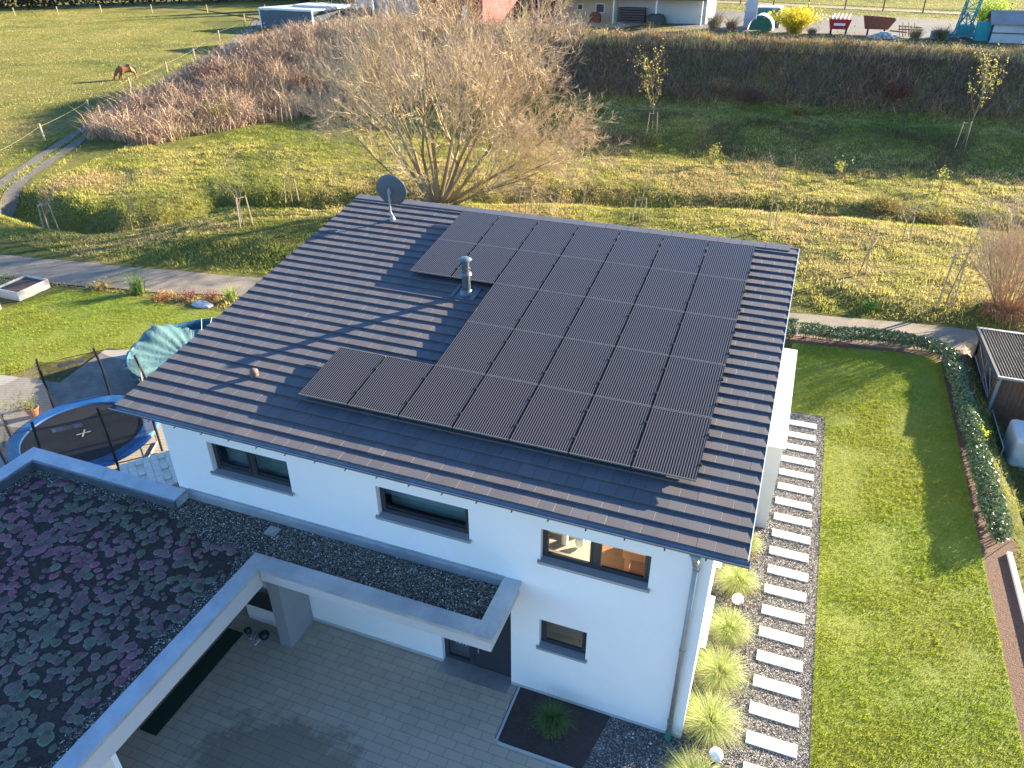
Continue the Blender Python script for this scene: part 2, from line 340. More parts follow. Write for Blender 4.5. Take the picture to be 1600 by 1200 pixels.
def paving():
    m,nt,b=newmat('concrete_block_paving'); co=_n(nt,'ShaderNodeTexCoord').outputs['Object']
    br=_n(nt,'ShaderNodeTexBrick'); nt.links.new(co,br.inputs[0]); br.inputs['Scale'].default_value=1
    br.inputs['Brick Width'].default_value=.40; br.inputs['Row Height'].default_value=.20; br.inputs['Mortar Size'].default_value=.006
    br.inputs['Mortar Smooth'].default_value=.1; br.offset=.37; br.offset_frequency=2
    br.inputs['Color1'].default_value=(.42,.36,.28,1); br.inputs['Color2'].default_value=(.36,.31,.24,1); br.inputs['Mortar'].default_value=(.09,.085,.078,1)
    c=mixc(nt,.35,br.outputs[0],ramp(nt,noise(nt,1.4,8,.7,co),[(.3,(.30,.26,.205)),(.7,(.46,.395,.31))]))
    # damp brown stain with its own shape
    mp=_n(nt,'ShaderNodeMapping'); mp.inputs['Location'].default_value=(-.62,2.75,0); nt.links.new(co,mp.inputs[0])
    L=_n(nt,'ShaderNodeVectorMath',operation='LENGTH'); mp.inputs['Scale'].default_value=(.42,.62,0); nt.links.new(mp.outputs[0],L.inputs[0])
    a=_n(nt,'ShaderNodeMath',operation='ADD'); nt.links.new(L.outputs['Value'],a.inputs[0])
    s=_n(nt,'ShaderNodeMath',operation='MULTIPLY'); nt.links.new(noise(nt,2.2,8,.72,co),s.inputs[0]); s.inputs[1].default_value=1.5; nt.links.new(s.outputs[0],a.inputs[1])
    f=ramp(nt,a.outputs[0],[(0,(0,0,0)),(.96,(0,0,0)),(1,(0,0,0))])
    mr=_n(nt,'ShaderNodeMapRange'); mr.inputs['From Min'].default_value=1.7; mr.inputs['From Max'].default_value=1.42; mr.inputs['To Max'].default_value=.62; nt.links.new(a.outputs[0],mr.inputs[0])
    c=mixc(nt,mr.outputs[0],c,(.13,.098,.065)); nt.links.new(c,b.inputs['Base Color'])
    b.inputs['Roughness'].default_value=.75; setb(nt,b,br.outputs['Fac'],-.5,.004); return m
gsheet('driveway',[(-9,-.74),(5.08,-.74),(5.08,-2.06),(5.5,-2.16),(8.6,-2.16),(8.6,-12),(-9,-12)],.02,paving(),'grey concrete block paving of the driveway')
# ---------------- grass ----------------
def patchcol(x,y,sets,sc,seed,jit=.28):
    f=vn(x,y,sc,seed)*.6+vn(x,y,sc*.35,seed+1)*.4+RNG.normal(0,.07,len(x)); cs=np.array(sets)
    t=np.clip((f-.25)/.5,0,.999)*(len(cs)-1); i=t.astype(int); u=(t-i)[:,None]
    return (cs[i]*(1-u)+cs[i+1]*u)*RNG.uniform(1-jit,1+jit,(len(x),1))
def grass(name,polys,dens,h,wd,lean,sets,sc,seed,label,bend=False,flat=None,clump=0,excl=None,kind='grass'):
    q=np.concatenate([scatter(p,dens) for p in polys])
    if excl is not None: q=q[~excl(q[:,0],q[:,1])]
    if clump: q=q[vn(q[:,0],q[:,1],clump,seed+3)+RNG.uniform(-.25,.25,len(q))>.4]
    z=terrain(q[:,0],q[:,1]) if flat is None else np.full(len(q),flat)
    cz=h*(3.2 if h>.08 else 1.6); cl_=vn(q[:,0],q[:,1],cz,seed+9)*.65+vn(q[:,0],q[:,1],cz*.4,seed+11)*.35; kk=cl_+RNG.uniform(-.12,.12,len(q))>(.29 if h>.08 else .12); q=q[kk];z=z[kk];cl_=cl_[kk]
    P=np.column_stack([q,z-.01]); hh=h*RNG.uniform(.5,1.25,len(q))*(.5+.8*vn(q[:,0],q[:,1],.9,seed+7))*((.35+1.25*cl_) if h>.08 else (.5+1.0*cl_))
    V,Fa,C=blades(P,hh,wd,lean,patchcol(q[:,0],q[:,1],sets,sc,seed)*((.74+.48*cl_) if h>.08 else (.72+.5*cl_))[:,None],bend=bend,wind=(0,0) if h>.08 else (.25,-.35))
    return tag(foliage(name,V,Fa,C,M['grass']),label,kind,kind='stuff')
LG=[(.245,.335,.03),(.285,.355,.036),(.32,.365,.042),(.34,.36,.05)]
grass('lawn_grass',[LAWN_R],2300,.06,.0085,.85,LG,2.2,20,'short green grass of the right lawn',flat=.012)
grass('lawn_grass',[LAWN_L],1400,.06,.0095,.85,LG,2.2,24,'short green grass of the left lawn',flat=.012)
MG=[(.20,.24,.04),(.33,.33,.065),(.44,.40,.10),(.52,.44,.16),(.44,.32,.16)]
MEAD=[(-36,16.2),(-24,14.7),(-14,16.2),(-6,17.8),(2,19.5),(9,20.7),(16,21.6),(24,22),(34,22.3),(34,60),(24,57),(5,57),(-7,56),(-14,55),(-21,51.5),(-27,46.5),(-31,43.5),(-34,40),(-34,33),(-38.5,33.5),(-37,22)]
grass('meadow_grass',[MEAD],150,.15,.019,.95,MG,5,30,'rough yellow green meadow grass behind the path')
PAST=[(-43,24),(-52,40),(-60,56),(-66,69),(-74,84),(-86,100),(-110,113),(-160,113),(-120,60),(-80,24)]
PG=[(.21,.23,.05),(.29,.28,.07),(.35,.32,.09),(.38,.33,.12)]
grass('pasture_grass',[PAST],26,.10,.035,.8,PG,6,40,'short yellowish pasture grass')
grass('meadow_grass',[[(-36,16),(-40,19),(-46,31),(-52,43),(-58,55),(-72,82),(-67,81),(-51,50),(-46,40),(-42,32),(-38,26),(-34,21)]],60,.16,.02,.9,MG[:3],4,44,'green verge grass along the farm track',excl=lambda x,y:(np.abs(pdist(x,y,TR)[0]-.95)<.45))
grass('meadow_grass',[[(-36,9),(-22.4,11.7),(-18,12.3),(-13,12.4),(-6,14.8),(-6,15.2),(-14,13.6),(-21,12.3),(-27,11.6),(-40,9.8)]],120,.16,.016,.9,MG[1:],2,47,'straw coloured verge between path and lawn')
grass('neighbour_grass',[[(15.9,-4),(24,-4),(24,19),(19.5,19.3),(15.9,19)]],160,.13,.012,.9,MG[:4],2,48,'rough grass of the garden beyond the hedge')
grass('far_grass',[[(-14,134),(60,118),(80,190),(-20,190)]],9,.16,.05,.8,PG,12,49,'pale green field beyond the yard fence')
# ---------------- bank vegetation ----------------
def bank_region(n,x0,x1,y0,y1,minh=.25):
    x=RNG.uniform(x0,x1,n); y=RNG.uniform(y0,y1,n); b=bankz(x,y); g=b-1.5*sst(42.5,52,y-.05*x)*sst(-27,-13,x)
    k=(g>minh); return x[k],y[k]
def bankveg(name,x,y,hh,wd,sets,sc,seed,label,lean=.45,lf=.45):
    P=np.column_stack([x,y,terrain(x,y)-.05]); cl_=vn(x,y,1.1,seed+5)*.55+vn(x,y,.45,seed+6)*.45; hh=hh*RNG.uniform(.35,1.15,len(x))*(.15+1.6*cl_)
    col=patchcol(x,y,sets,sc,seed,.4); V,Fa,C=blades(P,hh,wd,lean,col,bend=True)
    k=RNG.random(len(x))<lf; hv=np.broadcast_to(hh,(len(x),))[k]; Q=P[k]+np.column_stack([RNG.normal(0,.12,(k.sum(),2)),hv*RNG.uniform(.45,1.05,k.sum())]); V2,F2,C2=leaves(Q,.06*RNG.uniform(.4,1.3,k.sum()),col[k]*RNG.uniform(.55,1.35,(k.sum(),1)))
    F2=np.concatenate([F2[:,[0,1,2]],F2[:,[0,2,3]]])+len(V)
    return tag(foliage(name,np.concatenate([V,V2]),np.concatenate([Fa,F2]),np.concatenate([C,C2]),M['twig']),label,'shrubs',kind='stuff')
x,y=bank_region(170000,-14,62,52,72); keep=RNG.random(len(x))<.75
bankveg('bank_shrubs',x[keep],y[keep],1.15,.022,[(.20,.14,.11),(.15,.12,.085),(.28,.20,.15),(.17,.12,.10),(.32,.17,.12),(.24,.19,.12)],2.6,60,'dense brown autumn shrubs covering the steep bank',1.15,1.0)
x,y=bank_region(120000,-46,-12,33,72,.05); keep=RNG.random(len(x))<.95
bankveg('bank_shrubs',x[keep],y[keep],1.65,.02,[(.42,.32,.23),(.36,.26,.185),(.32,.21,.155),(.50,.39,.27),(.40,.22,.16),(.31,.26,.16)],2.4,66,'straw and pink brown shrubs on the rounded end of the bank',.65)
x,y=bank_region(70000,-20,62,59,64,3.55); bankveg('dry_grass',x,y,.95,.022,[(.66,.52,.26),(.56,.46,.2),(.55,.38,.22)],2,70,'pale dry grass along the crest of the bank')
x=RNG.uniform(-6,30,9000);y=RNG.uniform(45,51,9000);k=vn(x,y,3,77)>.52;x,y=x[k],y[k]
bankveg('weeds',x,y,.55,.02,[(.16,.11,.07),(.12,.09,.06),(.10,.10,.05)],2,73,'low brown weeds on the slope below the bank',.7)
def bush(name,c,r,h,n,cs,label,cat='bush',lean=.9,wd=.012,leafn=0,lc=None,ls=.05,group=None):
    z=T(*c); P=np.column_stack([c[0]+RNG.normal(0,r*.22,n),c[1]+RNG.normal(0,r*.22,n),np.full(n,z-.02)])
    a=RNG.uniform(0,2*np.pi,n);l=RNG.uniform(0,1,n)**.6*lean
    V,Fa,C=blades(P,h*RNG.uniform(.5,1.1,n),wd,lean,mixcol(n,cs))
    e=empty(name,(c[0],c[1],z),label,cat,group); foliage('stem',V,Fa,C,M['twig'],e)
    if leafn:
        tips=V.reshape(-1,5,3); j_=RNG.integers(0,len(tips),leafn); t_=RNG.uniform(.0,1,leafn)[:,None]**.7; Q=tips[j_,2]*(1-t_)*.5+tips[j_,3]*(1-t_)*.5+tips[j_,4]*t_+RNG.normal(0,h*.06,(leafn,3)); Q[:,2]=np.maximum(Q[:,2],z+.03)
        V,Fa,C=leaves(Q,ls*RNG.uniform(.6,1.3,leafn),mixcol(leafn,lc,jit=.3)); foliage('leaves',V,Fa,C,M['leaf'],e)
    return e
for i,(bx,by,r,h,cs,lb) in enumerate([(14.5,56.5,1.5,1.7,[(.26,.11,.07),(.22,.09,.06)],'rust red shrub on the right part of the bank'),(4,55.6,1.2,1.4,[(.25,.11,.08)],'small reddish shrub near the top of the dark bank'),(1.4,56.2,1,1.2,[(.45,.32,.15)],'straw coloured shrub high on the dark bank'),(8,53.8,1,1.2,[(.36,.28,.08),(.3,.25,.08)],'yellowing leafy shrub on the bank face'),
    (-42.5,56,2.2,1.7,[(.36,.08,.08),(.3,.1,.09)],'crimson shrub at the back of the mound by the track'),(-41.5,46.5,1.8,1.4,[(.33,.10,.09)],'dark pink shrub on the mound beside the track'),(-36.5,40.5,1.2,1.8,[(.4,.35,.12)],'pale yellow shrub on the sunny side of the mound'),(-33.6,50,1.6,1.4,[(.5,.17,.08)],'orange shrub below the bare tree on the mound')]):
    bush('autumn_shrub',(bx,by),r,h,420,[tuple(.8*q for q in c_) for c_ in cs]+[(.15,.11,.08)],lb,'shrub',1.1,.016,500,cs,.06,'coloured shrubs on the bank')
# ---------------- house ----------------
TH=math.radians(8.1956); CT,ST=math.cos(TH),math.sin(TH)
def rp(x,v,o): return Vector((x,v*CT-o*ST,5.92+v*ST+o*CT))
XL,XR=-3.70,9.11; V0=-1.285; NC=31; CP=.3305
house=empty('house',(2.7,3.8,0),'white rendered two storey house with dark tiled monopitch roof','house')
HX0,HX1,HY0,HY1=-3.15,8.60,-.74,8.35
WINS=[(-2.0,.03,3.92,4.72),(2.09,4.08,3.92,4.68),(5.53,7.57,3.88,4.66),(5.54,6.52,1.5,2.28)]
DOOR=(3.30,4.93,0,2.55)
def wall_grid(mb,x0,x1,z0,z1,y,holes,rev,axis='y',sgn=1):
    P=(lambda a,z,d:(a,y+d*sgn,z)) if axis=='y' else (lambda a,z,d:(y+d*sgn,a,z))
    xs=sorted({x0,x1,*[h[0] for h in holes],*[h[1] for h in holes]}); zs=sorted({z0,z1,*[h[2] for h in holes],*[h[3] for h in holes]})
    for a,b in zip(xs[:-1],xs[1:]):
        for c,d in zip(zs[:-1],zs[1:]):
            if any(h[0]<=a and b<=h[1] and h[2]<=c and d<=h[3] for h in holes): continue
            mb.quad(P(a,c,0),P(b,c,0),P(b,d,0),P(a,d,0)); 
            mb.quad(P(a,c,rev),P(a,d,rev),P(b,d,rev),P(b,c,rev))
    for h in holes:
        a,b,c,d=h
        mb.quad(P(a,c,0),P(a,d,0),P(a,d,rev),P(a,c,rev)); mb.quad(P(b,d,0),P(b,c,0),P(b,c,rev),P(b,d,rev))
        mb.quad(P(a,d,0),P(b,d,0),P(b,d,rev),P(a,d,rev)); mb.quad(P(b,c,0),P(a,c,0),P(a,c,rev),P(b,c,rev))
zt=lambda y:5.92+y*ST/CT-.15/CT-.16
mb=MB(); wall_grid(mb,HX0,HX1,0,zt(HY0),HY0,WINS+[DOOR],.22)
SIDEW=(.9,2.3,1.0,2.3); SIDEU=(1.2,4.6,3.05,5.15)
def side(x,holes,sgn):
    wall_grid(mb,HY0,HY1,0,zt(HY0),x,holes,.22,'x',sgn)
    mb.quad((x,HY0,zt(HY0)),(x,HY1,zt(HY0)),(x,HY1,zt(HY1)))
side(HX1,[SIDEW,SIDEU],-1); side(HX0,[],1)
mb.quad((HX0,HY1,0),(HX1,HY1,0),(HX1,HY1,zt(HY1)),(HX0,HY1,zt(HY1)))
obj('wall',mb,M['render'],house)
# base plinth
mb=MB(); mb.box(HX0,DOOR[0]-.002,HY0-.012,HY0-.002,.0,.10); mb.box(DOOR[1]+.002,HX1,HY0-.012,HY0-.002,0,.09); obj('plinth',mb,M['grey_render'],house)
# interior
mb=MB(); mb.box(HX0+.25,HX1-.25,HY0+.25,HY1-.1,2.85,3.0); obj('upper_floor',mb,M['wood'],house)
mb=MB(); mb.box(1.0,1.1,HY0+.25,HY1-.1,3.0,5.3); mb.box(4.9,5.0,HY0+.25,HY1-.1,3.0,5.3); mb.box(HX0+.25,4.9,2.6,2.7,3,5.3); mb.box(5.0,HX1-.25,5.2,5.3,3,5.2); mb.box(HX0+.25,HX1-.25,2.3,2.4,.05,2.85); mb.box(HX0+.25,HX1-.25,HY0+.25,2.3,.04,.07)
obj('partition_wall',mb,mat('interior_wall',(.5,.49,.46),rough=.9),house)
mb=MB(); mb.box(6.9,8.0,.2,.75,3.55,3.75); mb.box(6.95,7.05,.22,.3,3.0,3.55); mb.box(7.85,7.95,.22,.3,3,3.55); mb.box(6.95,7.9,.9,1.4,3.0,3.5); obj('table',mb,mat('beech',(.55,.28,.12),rough=.5),house)
mb=MB(); mb.box(5.3,6.4,-.3,.15,3.72,3.78); mb.box(5.35,6.1,.3,.9,3.0,3.9); mb.ball((6.1,-.05,3.95),.1,.1,.16); mb.tube((5.8,-.05,3.78),(5.8,-.05,4.15),.07); obj('sideboard',mb,mat('cream_furniture',(.62,.6,.52),rough=.5),house)
# roof: tiles
tm,nt,b=newmat('roof_tiles'); a=_n(nt,'ShaderNodeAttribute',attribute_name='Col'); co=_n(nt,'ShaderNodeTexCoord').outputs['Object']
c=mixc(nt,.5,a.outputs['Color'],ramp(nt,noise(nt,1.1,7,.7,co),[(.3,(.072,.073,.086)),(.7,(.106,.103,.114))])); nt.links.new(c,b.inputs['Base Color'])
b.inputs['Roughness'].default_value=.6; b.inputs['Specular IOR Level'].default_value=.25; setb(nt,b,noise(nt,160,3,.6,co),.12,.003)
TVt=[];TF=[];TC=[]; TW=.3
for j in range(NC):
    v0=V0+j*CP; L=CP+.045; off=(j%2)*TW/2
    xs=[XL]+[XL+off+k*TW for k in range(0 if off else 1,int((XR-XL)/TW)+1) if XL+.04<XL+off+k*TW<XR-.04]+[XR]
    for a0,a1 in zip(xs[:-1],xs[1:]):
        g=.0018; dz=random.uniform(-.0015,.0015); dv=random.uniform(-.002,.002); n=len(TVt)
        o0=-.15+dz; o1=-.15-.037*L/CP+dz; e=.0028
        TVt+=[rp(a0+g,v0+dv,o0-.034),rp(a1-g,v0+dv,o0-.034),rp(a1-g,v0+dv,o0-e),rp(a0+g,v0+dv,o0-e),rp(a0+g+e,v0+dv+e,o0),rp(a1-g-e,v0+dv+e,o0),rp(a1-g-e,v0+L,o1),rp(a0+g+e,v0+L,o1),rp(a0+g,v0+L,o1-e),rp(a1-g,v0+L,o1-e)]
        TF+=[[n,n+1,n+2,n+3],[n+3,n+2,n+5,n+4],[n+4,n+5,n+6,n+7],[n+3,n+4,n+7,n+8],[n+5,n+2,n+9,n+6],[n,n+3,n+8,n],[n+1,n+9,n+2,n+1]]
        q=random.uniform(.85,1.15); cc=(.106*q,.101*q,.112*q) if random.random()<.8 else (.13*q,.108*q,.108*q)
        TC+=[cc]*10
TVt=np.array([tuple(p) for p in TVt]); loops=[];sizes=[]
for f in TF:
    f=f[:-1] if f[0]==f[-1] else f; loops+=f; sizes.append(len(f))
me=mesh_np('roof_tiles',TVt-np.array(WL[house]),loops,sizes,[tm],np.array(TC)); roof=bpy.data.objects.new('roof',me); COL.objects.link(roof); roof.parent=house; WL[roof]=WL[house]
V1=V0+NC*CP
def rbox(mb,x0,x1,v0,v1,o0,o1):
    vs=[rp(x,v,o) for o in(o0,o1) for v in(v0,v1) for x in(x0,x1)]
    return mb.add(vs,[(0,2,3,1),(4,5,7,6),(0,1,5,4),(1,3,7,5),(3,2,6,7),(2,0,4,6)])
mb=MB(); rbox(mb,XL+.01,XR-.01,V0+.02,V1-.01,-.30,-.19); obj('roof_deck',mb,M['dark'],roof)
mb=MB(); rbox(mb,XL-.012,XL+.0,V0,V1,-.34,-.185); obj('verge_trim',mb,M['anth'],roof)
mb=MB(); rbox(mb,XR,XR+.014,V0,V1,-.34,-.158); obj('verge_trim',mb,M['white'],roof)
mb=MB(); rbox(mb,XL+.0,XR,V1-.0,V1+.05,-.34,-.17);
for k in range(int((XR-XL)/.3)): rbox(mb,XL+k*.3+.003,min(XR,XL+k*.3+.297),V1-.2,V1+.07,-.166-.004*(k%2),-.135-.003*(k%2))
obj('ridge_tiles',mb,tm if False else mat('ridge_tile',(.16,.15,.155),(.13,.12,.125),3,.5),roof)
mb=MB(); rbox(mb,XL+.02,XR-.02,V0+.03,V0+.06,-.40,-.2); rbox(mb,XL+.02,XR-.02,V0+.08,HY0/CT+.05,-.335,-.305); obj('soffit',mb,M['render'],roof)
# gutter
ge=rp(0,V0,-.15); gy_=ge.y-.045; gz=ge.z-.045
mb=MB(); n=12; R_=.078
prof=[(math.cos(math.pi+math.pi*k/n)*R_,math.sin(math.pi+math.pi*k/n)*R_) for k in range(n+1)]
prof=[(prof[0][0]-.0,0.004),*prof]
x0,x1=XL-.05,XR+.04; vs=[];fs=[]
for x in(x0,x1): vs+=[(x,gy_+p[0],gz+p[1]) for p in prof]+[(x,gy_+p[0]*.93,gz+p[1]*.93+.002) for p in prof]
m_=len(prof)
for i in range(m_-1):
    fs.append((i,i+1,2*m_+i+1,2*m_+i)); fs.append((m_+i+1,m_+i,3*m_+i,3*m_+i+1))
fs.append((0,m_,3*m_,2*m_)); fs.append((m_-1,2*m_-1,4*m_-1,3*m_-1)); mb.add(vs,fs)
for x in(x0,x1): mb.add([(x,gy_,gz)]+[(x,gy_+p[0],gz+p[1]) for p in prof],[tuple(range(m_+1))])
mb.tube((x0,gy_-R_,gz+.004),(x1,gy_-R_,gz+.004),.009,n=6)
gut=obj('gutter',mb,M['gutter'],house,smooth=False)
for k in range(20):
    x=XL+.3+k*.66; obj('bracket',MB().box(x,x+.025,gy_-R_-.006,gy_+R_,gz-R_-.006,gz-R_+.0),M['gutter'],gut)
# downpipe
mb=MB(); mb.path([(8.32,gy_,gz-.16),(8.33,gy_+.06,gz-.34),(8.34,HY0-.10,gz-.62),(8.35,HY0-.10,.25)],.05,n=14); mb.lathe((8.32,gy_,gz-.2),[(.055,0),(.06,.03),(.10,.11),(.10,.13)],14)
dp=obj('downpipe',mb,M['steel'],house,smooth=True)
for z in(4.7,2.65,.55): mb=MB(); mb.lathe((8.345,HY0-.10,z),[(.055,0),(.062,0),(.062,.05),(.055,.05)],14); mb.box(8.33,8.36,HY0-.06,HY0-.001,z,z+.03); obj('pipe_clip',mb,M['steel'],dp)
mb=MB(); mb.lathe((8.35,HY0-.10,.02),[(.065,0),(.065,.22),(.056,.24)],12); obj('drain_collar',mb,mat('green_plastic',(.02,.22,.16)),dp)
# windows
def window(x0,x1,z0,z1,mull,label=None,y=HY0):
    fr=MB(); t=.07; yf=y+.13
    fr.box(x0,x1,yf,yf+.07,z0,z0+t); fr.box(x0,x1,yf,yf+.07,z1-t,z1); fr.box(x0,x0+t,yf,yf+.07,z0+t,z1-t); fr.box(x1-t,x1,yf,yf+.07,z0+t,z1-t)
    xs=[x0+t]+[m for m in mull]+[x1-t]
    for m in mull: fr.box(m-.06,m+.06,yf,yf+.07,z0+t,z1-t)
    f=obj('window',fr,M['anth'],house); bevel(f,.006,1)
    if label: f['label']=label
    for i,(a,b) in enumerate(zip(xs[:-1],xs[1:])):
        a+=.06 if i else 0; b-=.06 if i<len(xs)-2 else 0
        s=MB(); u=.045; ys=yf-.012
        s.box(a,b,ys,ys+.05,z0+t,z0+t+u); s.box(a,b,ys,ys+.05,z1-t-u,z1-t); s.box(a,a+u,ys,ys+.05,z0+t+u,z1-t-u); s.box(b-u,b,ys,ys+.05,z0+t+u,z1-t-u)
        so_=obj('sash',s,M['anth'],f)
        g=MB(); g.box(a+u,b-u,ys+.02,ys+.026,z0+t+u,z1-t-u); obj('pane',g,M['glass'] if label!='bright' else M['glassr'],f)
    s=MB(); s.box(x0-.04,x1+.04,y-.05,y+.13,z0-.025,z0+.006,rx=0); s.box(x0-.04,x1+.04,y-.055,y-.045,z0-.06,z0+.006); s.box(x0-.045,x0-.03,y-.055,y+.0,z0-.03,z0+.02); s.box(x1+.03,x1+.045,y-.055,y+.0,z0-.03,z0+.02)
    obj('sill',s,M['sill'],f); return f
window(*WINS[0],[-1.0]); window(*WINS[1],[]); window(*WINS[2],[6.55],'bright')['label']='wide window showing warm lit room inside'; window(*WINS[3],[])
bl_=mat('grey_blind',(.25,.30,.30),(.2,.25,.25),rough=.9); obj('roller_blind',MB().box(-1.9,0,HY0+.4,HY0+.42,3.9,4.75),bl_,house); obj('roller_blind',MB().box(2.15,4.05,HY0+.45,HY0+.47,3.9,4.35),bl_,house)
# side windows
for (a,b,c,d) in (SIDEW,SIDEU):
    f_=MB(); x=HX1-.12; t=.07
    f_.box(x-.07,x,a,b,c,c+t); f_.box(x-.07,x,a,b,d-t,d); f_.box(x-.07,x,a,a+t,c+t,d-t); f_.box(x-.07,x,b-t,b,c+t,d-t); f_.box(x-.07,x,(a+b)/2-.05,(a+b)/2+.05,c+t,d-t)
    f=obj('window',f_,M['anth'],house); g=MB(); g.box(x-.04,x-.034,a+t,b-t,c+t,d-t); obj('pane',g,M['glassr'],f)
    s=MB(); s.box(HX1-.12,HX1+.13,a-.05,b+.05,c-.04,c+.006); obj('sill',s,M['white'],f)
# door
mb=MB(); mb.box(4.02,4.93,HY0+.14,HY0+.20,.02,2.55); d=obj('door',mb,M['anth'],house)
mb=MB(); mb.tube((4.15,HY0+.06,.6),(4.15,HY0+.06,1.9),.018,n=8); mb.tube((4.15,HY0+.06,.75),(4.15,HY0+.14,.75),.01); mb.tube((4.15,HY0+.06,1.75),(4.15,HY0+.14,1.75),.01); obj('handle',mb,M['steel'],d)
mb=MB(); mb.box(3.3,3.4,HY0+.13,HY0+.2,.02,2.55); mb.box(3.9,4.02,HY0+.13,HY0+.2,.02,2.55); mb.box(3.4,3.9,HY0+.13,HY0+.2,.02,.14); mb.box(3.4,3.9,HY0+.13,HY0+.2,2.45,2.55); sd=obj('sidelight',mb,M['anth'],house)
mb=MB(); mb.box(3.4,3.9,HY0+.16,HY0+.166,.14,2.45); obj('pane',mb,M['glass'],sd)
mb=MB()
for k in range(5): mb.box(3.46+k*.08,3.50+k*.08,HY0+.35,HY0+.37,.3,2.3)
obj('slat_blind',mb,M['white'],sd)
mb=MB(); mb.box(3.31,4.92,HY0-.3,HY0+.13,.022,.04); obj('door_sill',mb,M['steel'],house)
# bay on the right side
mb=MB(); mb.box(8.6,9.66,6.3,11.6,0,2.72); bay=obj('bay',mb,M['grey_render'],house)
mb=MB(); mb.box(9.13,9.71,6.24,11.66,2.72,2.80); mb.box(8.62,9.13,6.24,6.62,2.72,2.80); mb.box(8.62,9.13,11.28,11.66,2.72,2.80); obj('coping',mb,M['white'],bay)
mb=MB(); mb.box(8.6,9.12,6.63,11.27,2.70,2.74); obj('gravel_infill',mb,mat('tan_gravel',(.4,.3,.22),(.25,.2,.15),30,.9,bump=.6,bsc=60),bay)
# flue
c=rp(1.72,4.73,-.16); mb=MB(); mb.lathe(tuple(c),[(.105,-.05),(.105,.47),(.15,.49),(.12,.55),(.085,.57),(.085,.62),(.12,.63),(.12,.65),(.09,.66),(.09,.84)],20); ch=obj('chimney_flue',mb,M['lead'],roof,smooth=False)
mb=MB(); mb.lathe(tuple(c),[(.06,.84),(.16,.85),(.165,.865),(.10,.91),(.02,.925)],20); obj('rain_cap',mb,M['gutter'],ch)
mb=MB(); rbox(mb,1.42,2.02,4.42,5.0,-.158,-.140); rbox(mb,1.42,1.50,4.40,5.0,-.14,-.11); mb.lathe(tuple(c),[(.2,-.02),(.13,.10)],20); obj('flashing',mb,M['lead'],ch)
# small roof vent
c=rp(-1.40,.42,-.15); mb=MB(); mb.lathe((c.x,c.y,c.z-.03),[(.09,0),(.09,.09),(.095,.12),(.085,.155),(.05,.18),(.0,.185)],18,cap=False); obj('roof_vent',mb,mat('vent_plastic',(.14,.10,.09)),roof,smooth=True)
# ---------------- satellite dish ----------------
b0=rp(-1.92,7.8,-.15); dish=empty('satellite_dish',tuple(b0),'dark round satellite dish on a steel mast near the top edge of the roof','satellite dish')
mb=MB(); mb.path([tuple(b0),(b0.x+.02,b0.y-.02,b0.z+.10),(b0.x-.06,b0.y+.02,b0.z+.2),(b0.x-.06,b0.y+.02,b0.z+.85)],.03,n=10); mb.lathe(tuple(b0),[(.09,-.03),(.08,.02),(.04,.08)],14); obj('mast',mb,M['steel'],dish,smooth=False)
# dish faces away from camera towards the sun side
dc=Vector((b0.x-.06,b0.y+.13,b0.z+.76)); ax=Vector((-.16,.94,.26)).normalized(); u=ax.orthogonal().normalized(); u=Vector((1,0,0)); u=(u-ax*u.dot(ax)).normalized(); v=ax.cross(u)
mb=MB(); vs=[];fs=[];NR=7;NA=32
for sgn,o in((0,0),(1,-.012)):
    for r in range(NR+1):
        for k in range(NA):
            t=2*math.pi*k/NA; rr=r/NR; vs.append(dc+u*math.cos(t)*.45*rr+v*math.sin(t)*.48*rr+ax*(.085*rr*rr+o))
B=(NR+1)*NA
for r in range(NR):
    for k in range(NA):
        a0=r*NA+k;a1=r*NA+(k+1)%NA;a2=(r+1)*NA+(k+1)%NA;a3=(r+1)*NA+k; fs.append((a0,a1,a2,a3)); fs.append((B+a3,B+a2,B+a1,B+a0))
for k in range(NA): fs.append((NR*NA+k,NR*NA+(k+1)%NA,B+NR*NA+(k+1)%NA,B+NR*NA+k))
mb.add(vs,fs); obj('reflector',mb,mat('dish_grey',(.10,.12,.145),(.085,.105,.13),3,.5),dish,smooth=True)
mb=MB(); f=dc+ax*.42-v*.0+Vector((0,0,-.12)); mb.tube(tuple(dc+v*-.45+ax*.08),tuple(f),.012); mb.tube(tuple(f-ax*.06),tuple(f+ax*.06),.03); obj('feed_arm',mb,M['steel'],dish)
mb=MB(); mb.box(dc.x-.035,dc.x+.035,dc.y-.12,dc.y-.02,dc.z-.06,dc.z+.07); mb.box(dc.x-.05,dc.x+.05,dc.y-.12,dc.y-.08,dc.z-.25,dc.z-.22); mb.tube((dc.x,dc.y-.13,dc.z+.08),(dc.x,dc.y-.05,dc.z+.12),.02); obj('bracket',mb,M['steel'],dish)
# ---------------- solar panels ----------------
PW,PH=1.154,1.6957
pm,nt,b=newmat('solar_cells'); co=_n(nt,'ShaderNodeTexCoord').outputs['Object']
sx=_n(nt,'ShaderNodeSeparateXYZ'); nt.links.new(co,sx.inputs[0])
def mth(op,a,bb=None,cc=None):
    n_=_n(nt,'ShaderNodeMath',operation=op)
    for k,q in enumerate((a,bb,cc)):
        if q is None: continue
        if isinstance(q,(int,float)): n_.inputs[k].default_value=q
        else: nt.links.new(q,n_.inputs[k])
    return n_.outputs[0]
fr_=mth('FRACT',mth('MULTIPLY',sx.outputs[0],23/1.08)); d_=mth('ABSOLUTE',mth('SUBTRACT',fr_,.5)); mr_=_n(nt,'ShaderNodeMapRange',interpolation_type='SMOOTHSTEP'); nt.links.new(d_,mr_.inputs['Value']); mr_.inputs['From Min'].default_value=.27; mr_.inputs['From Max'].default_value=.06; line=mr_.outputs[0]
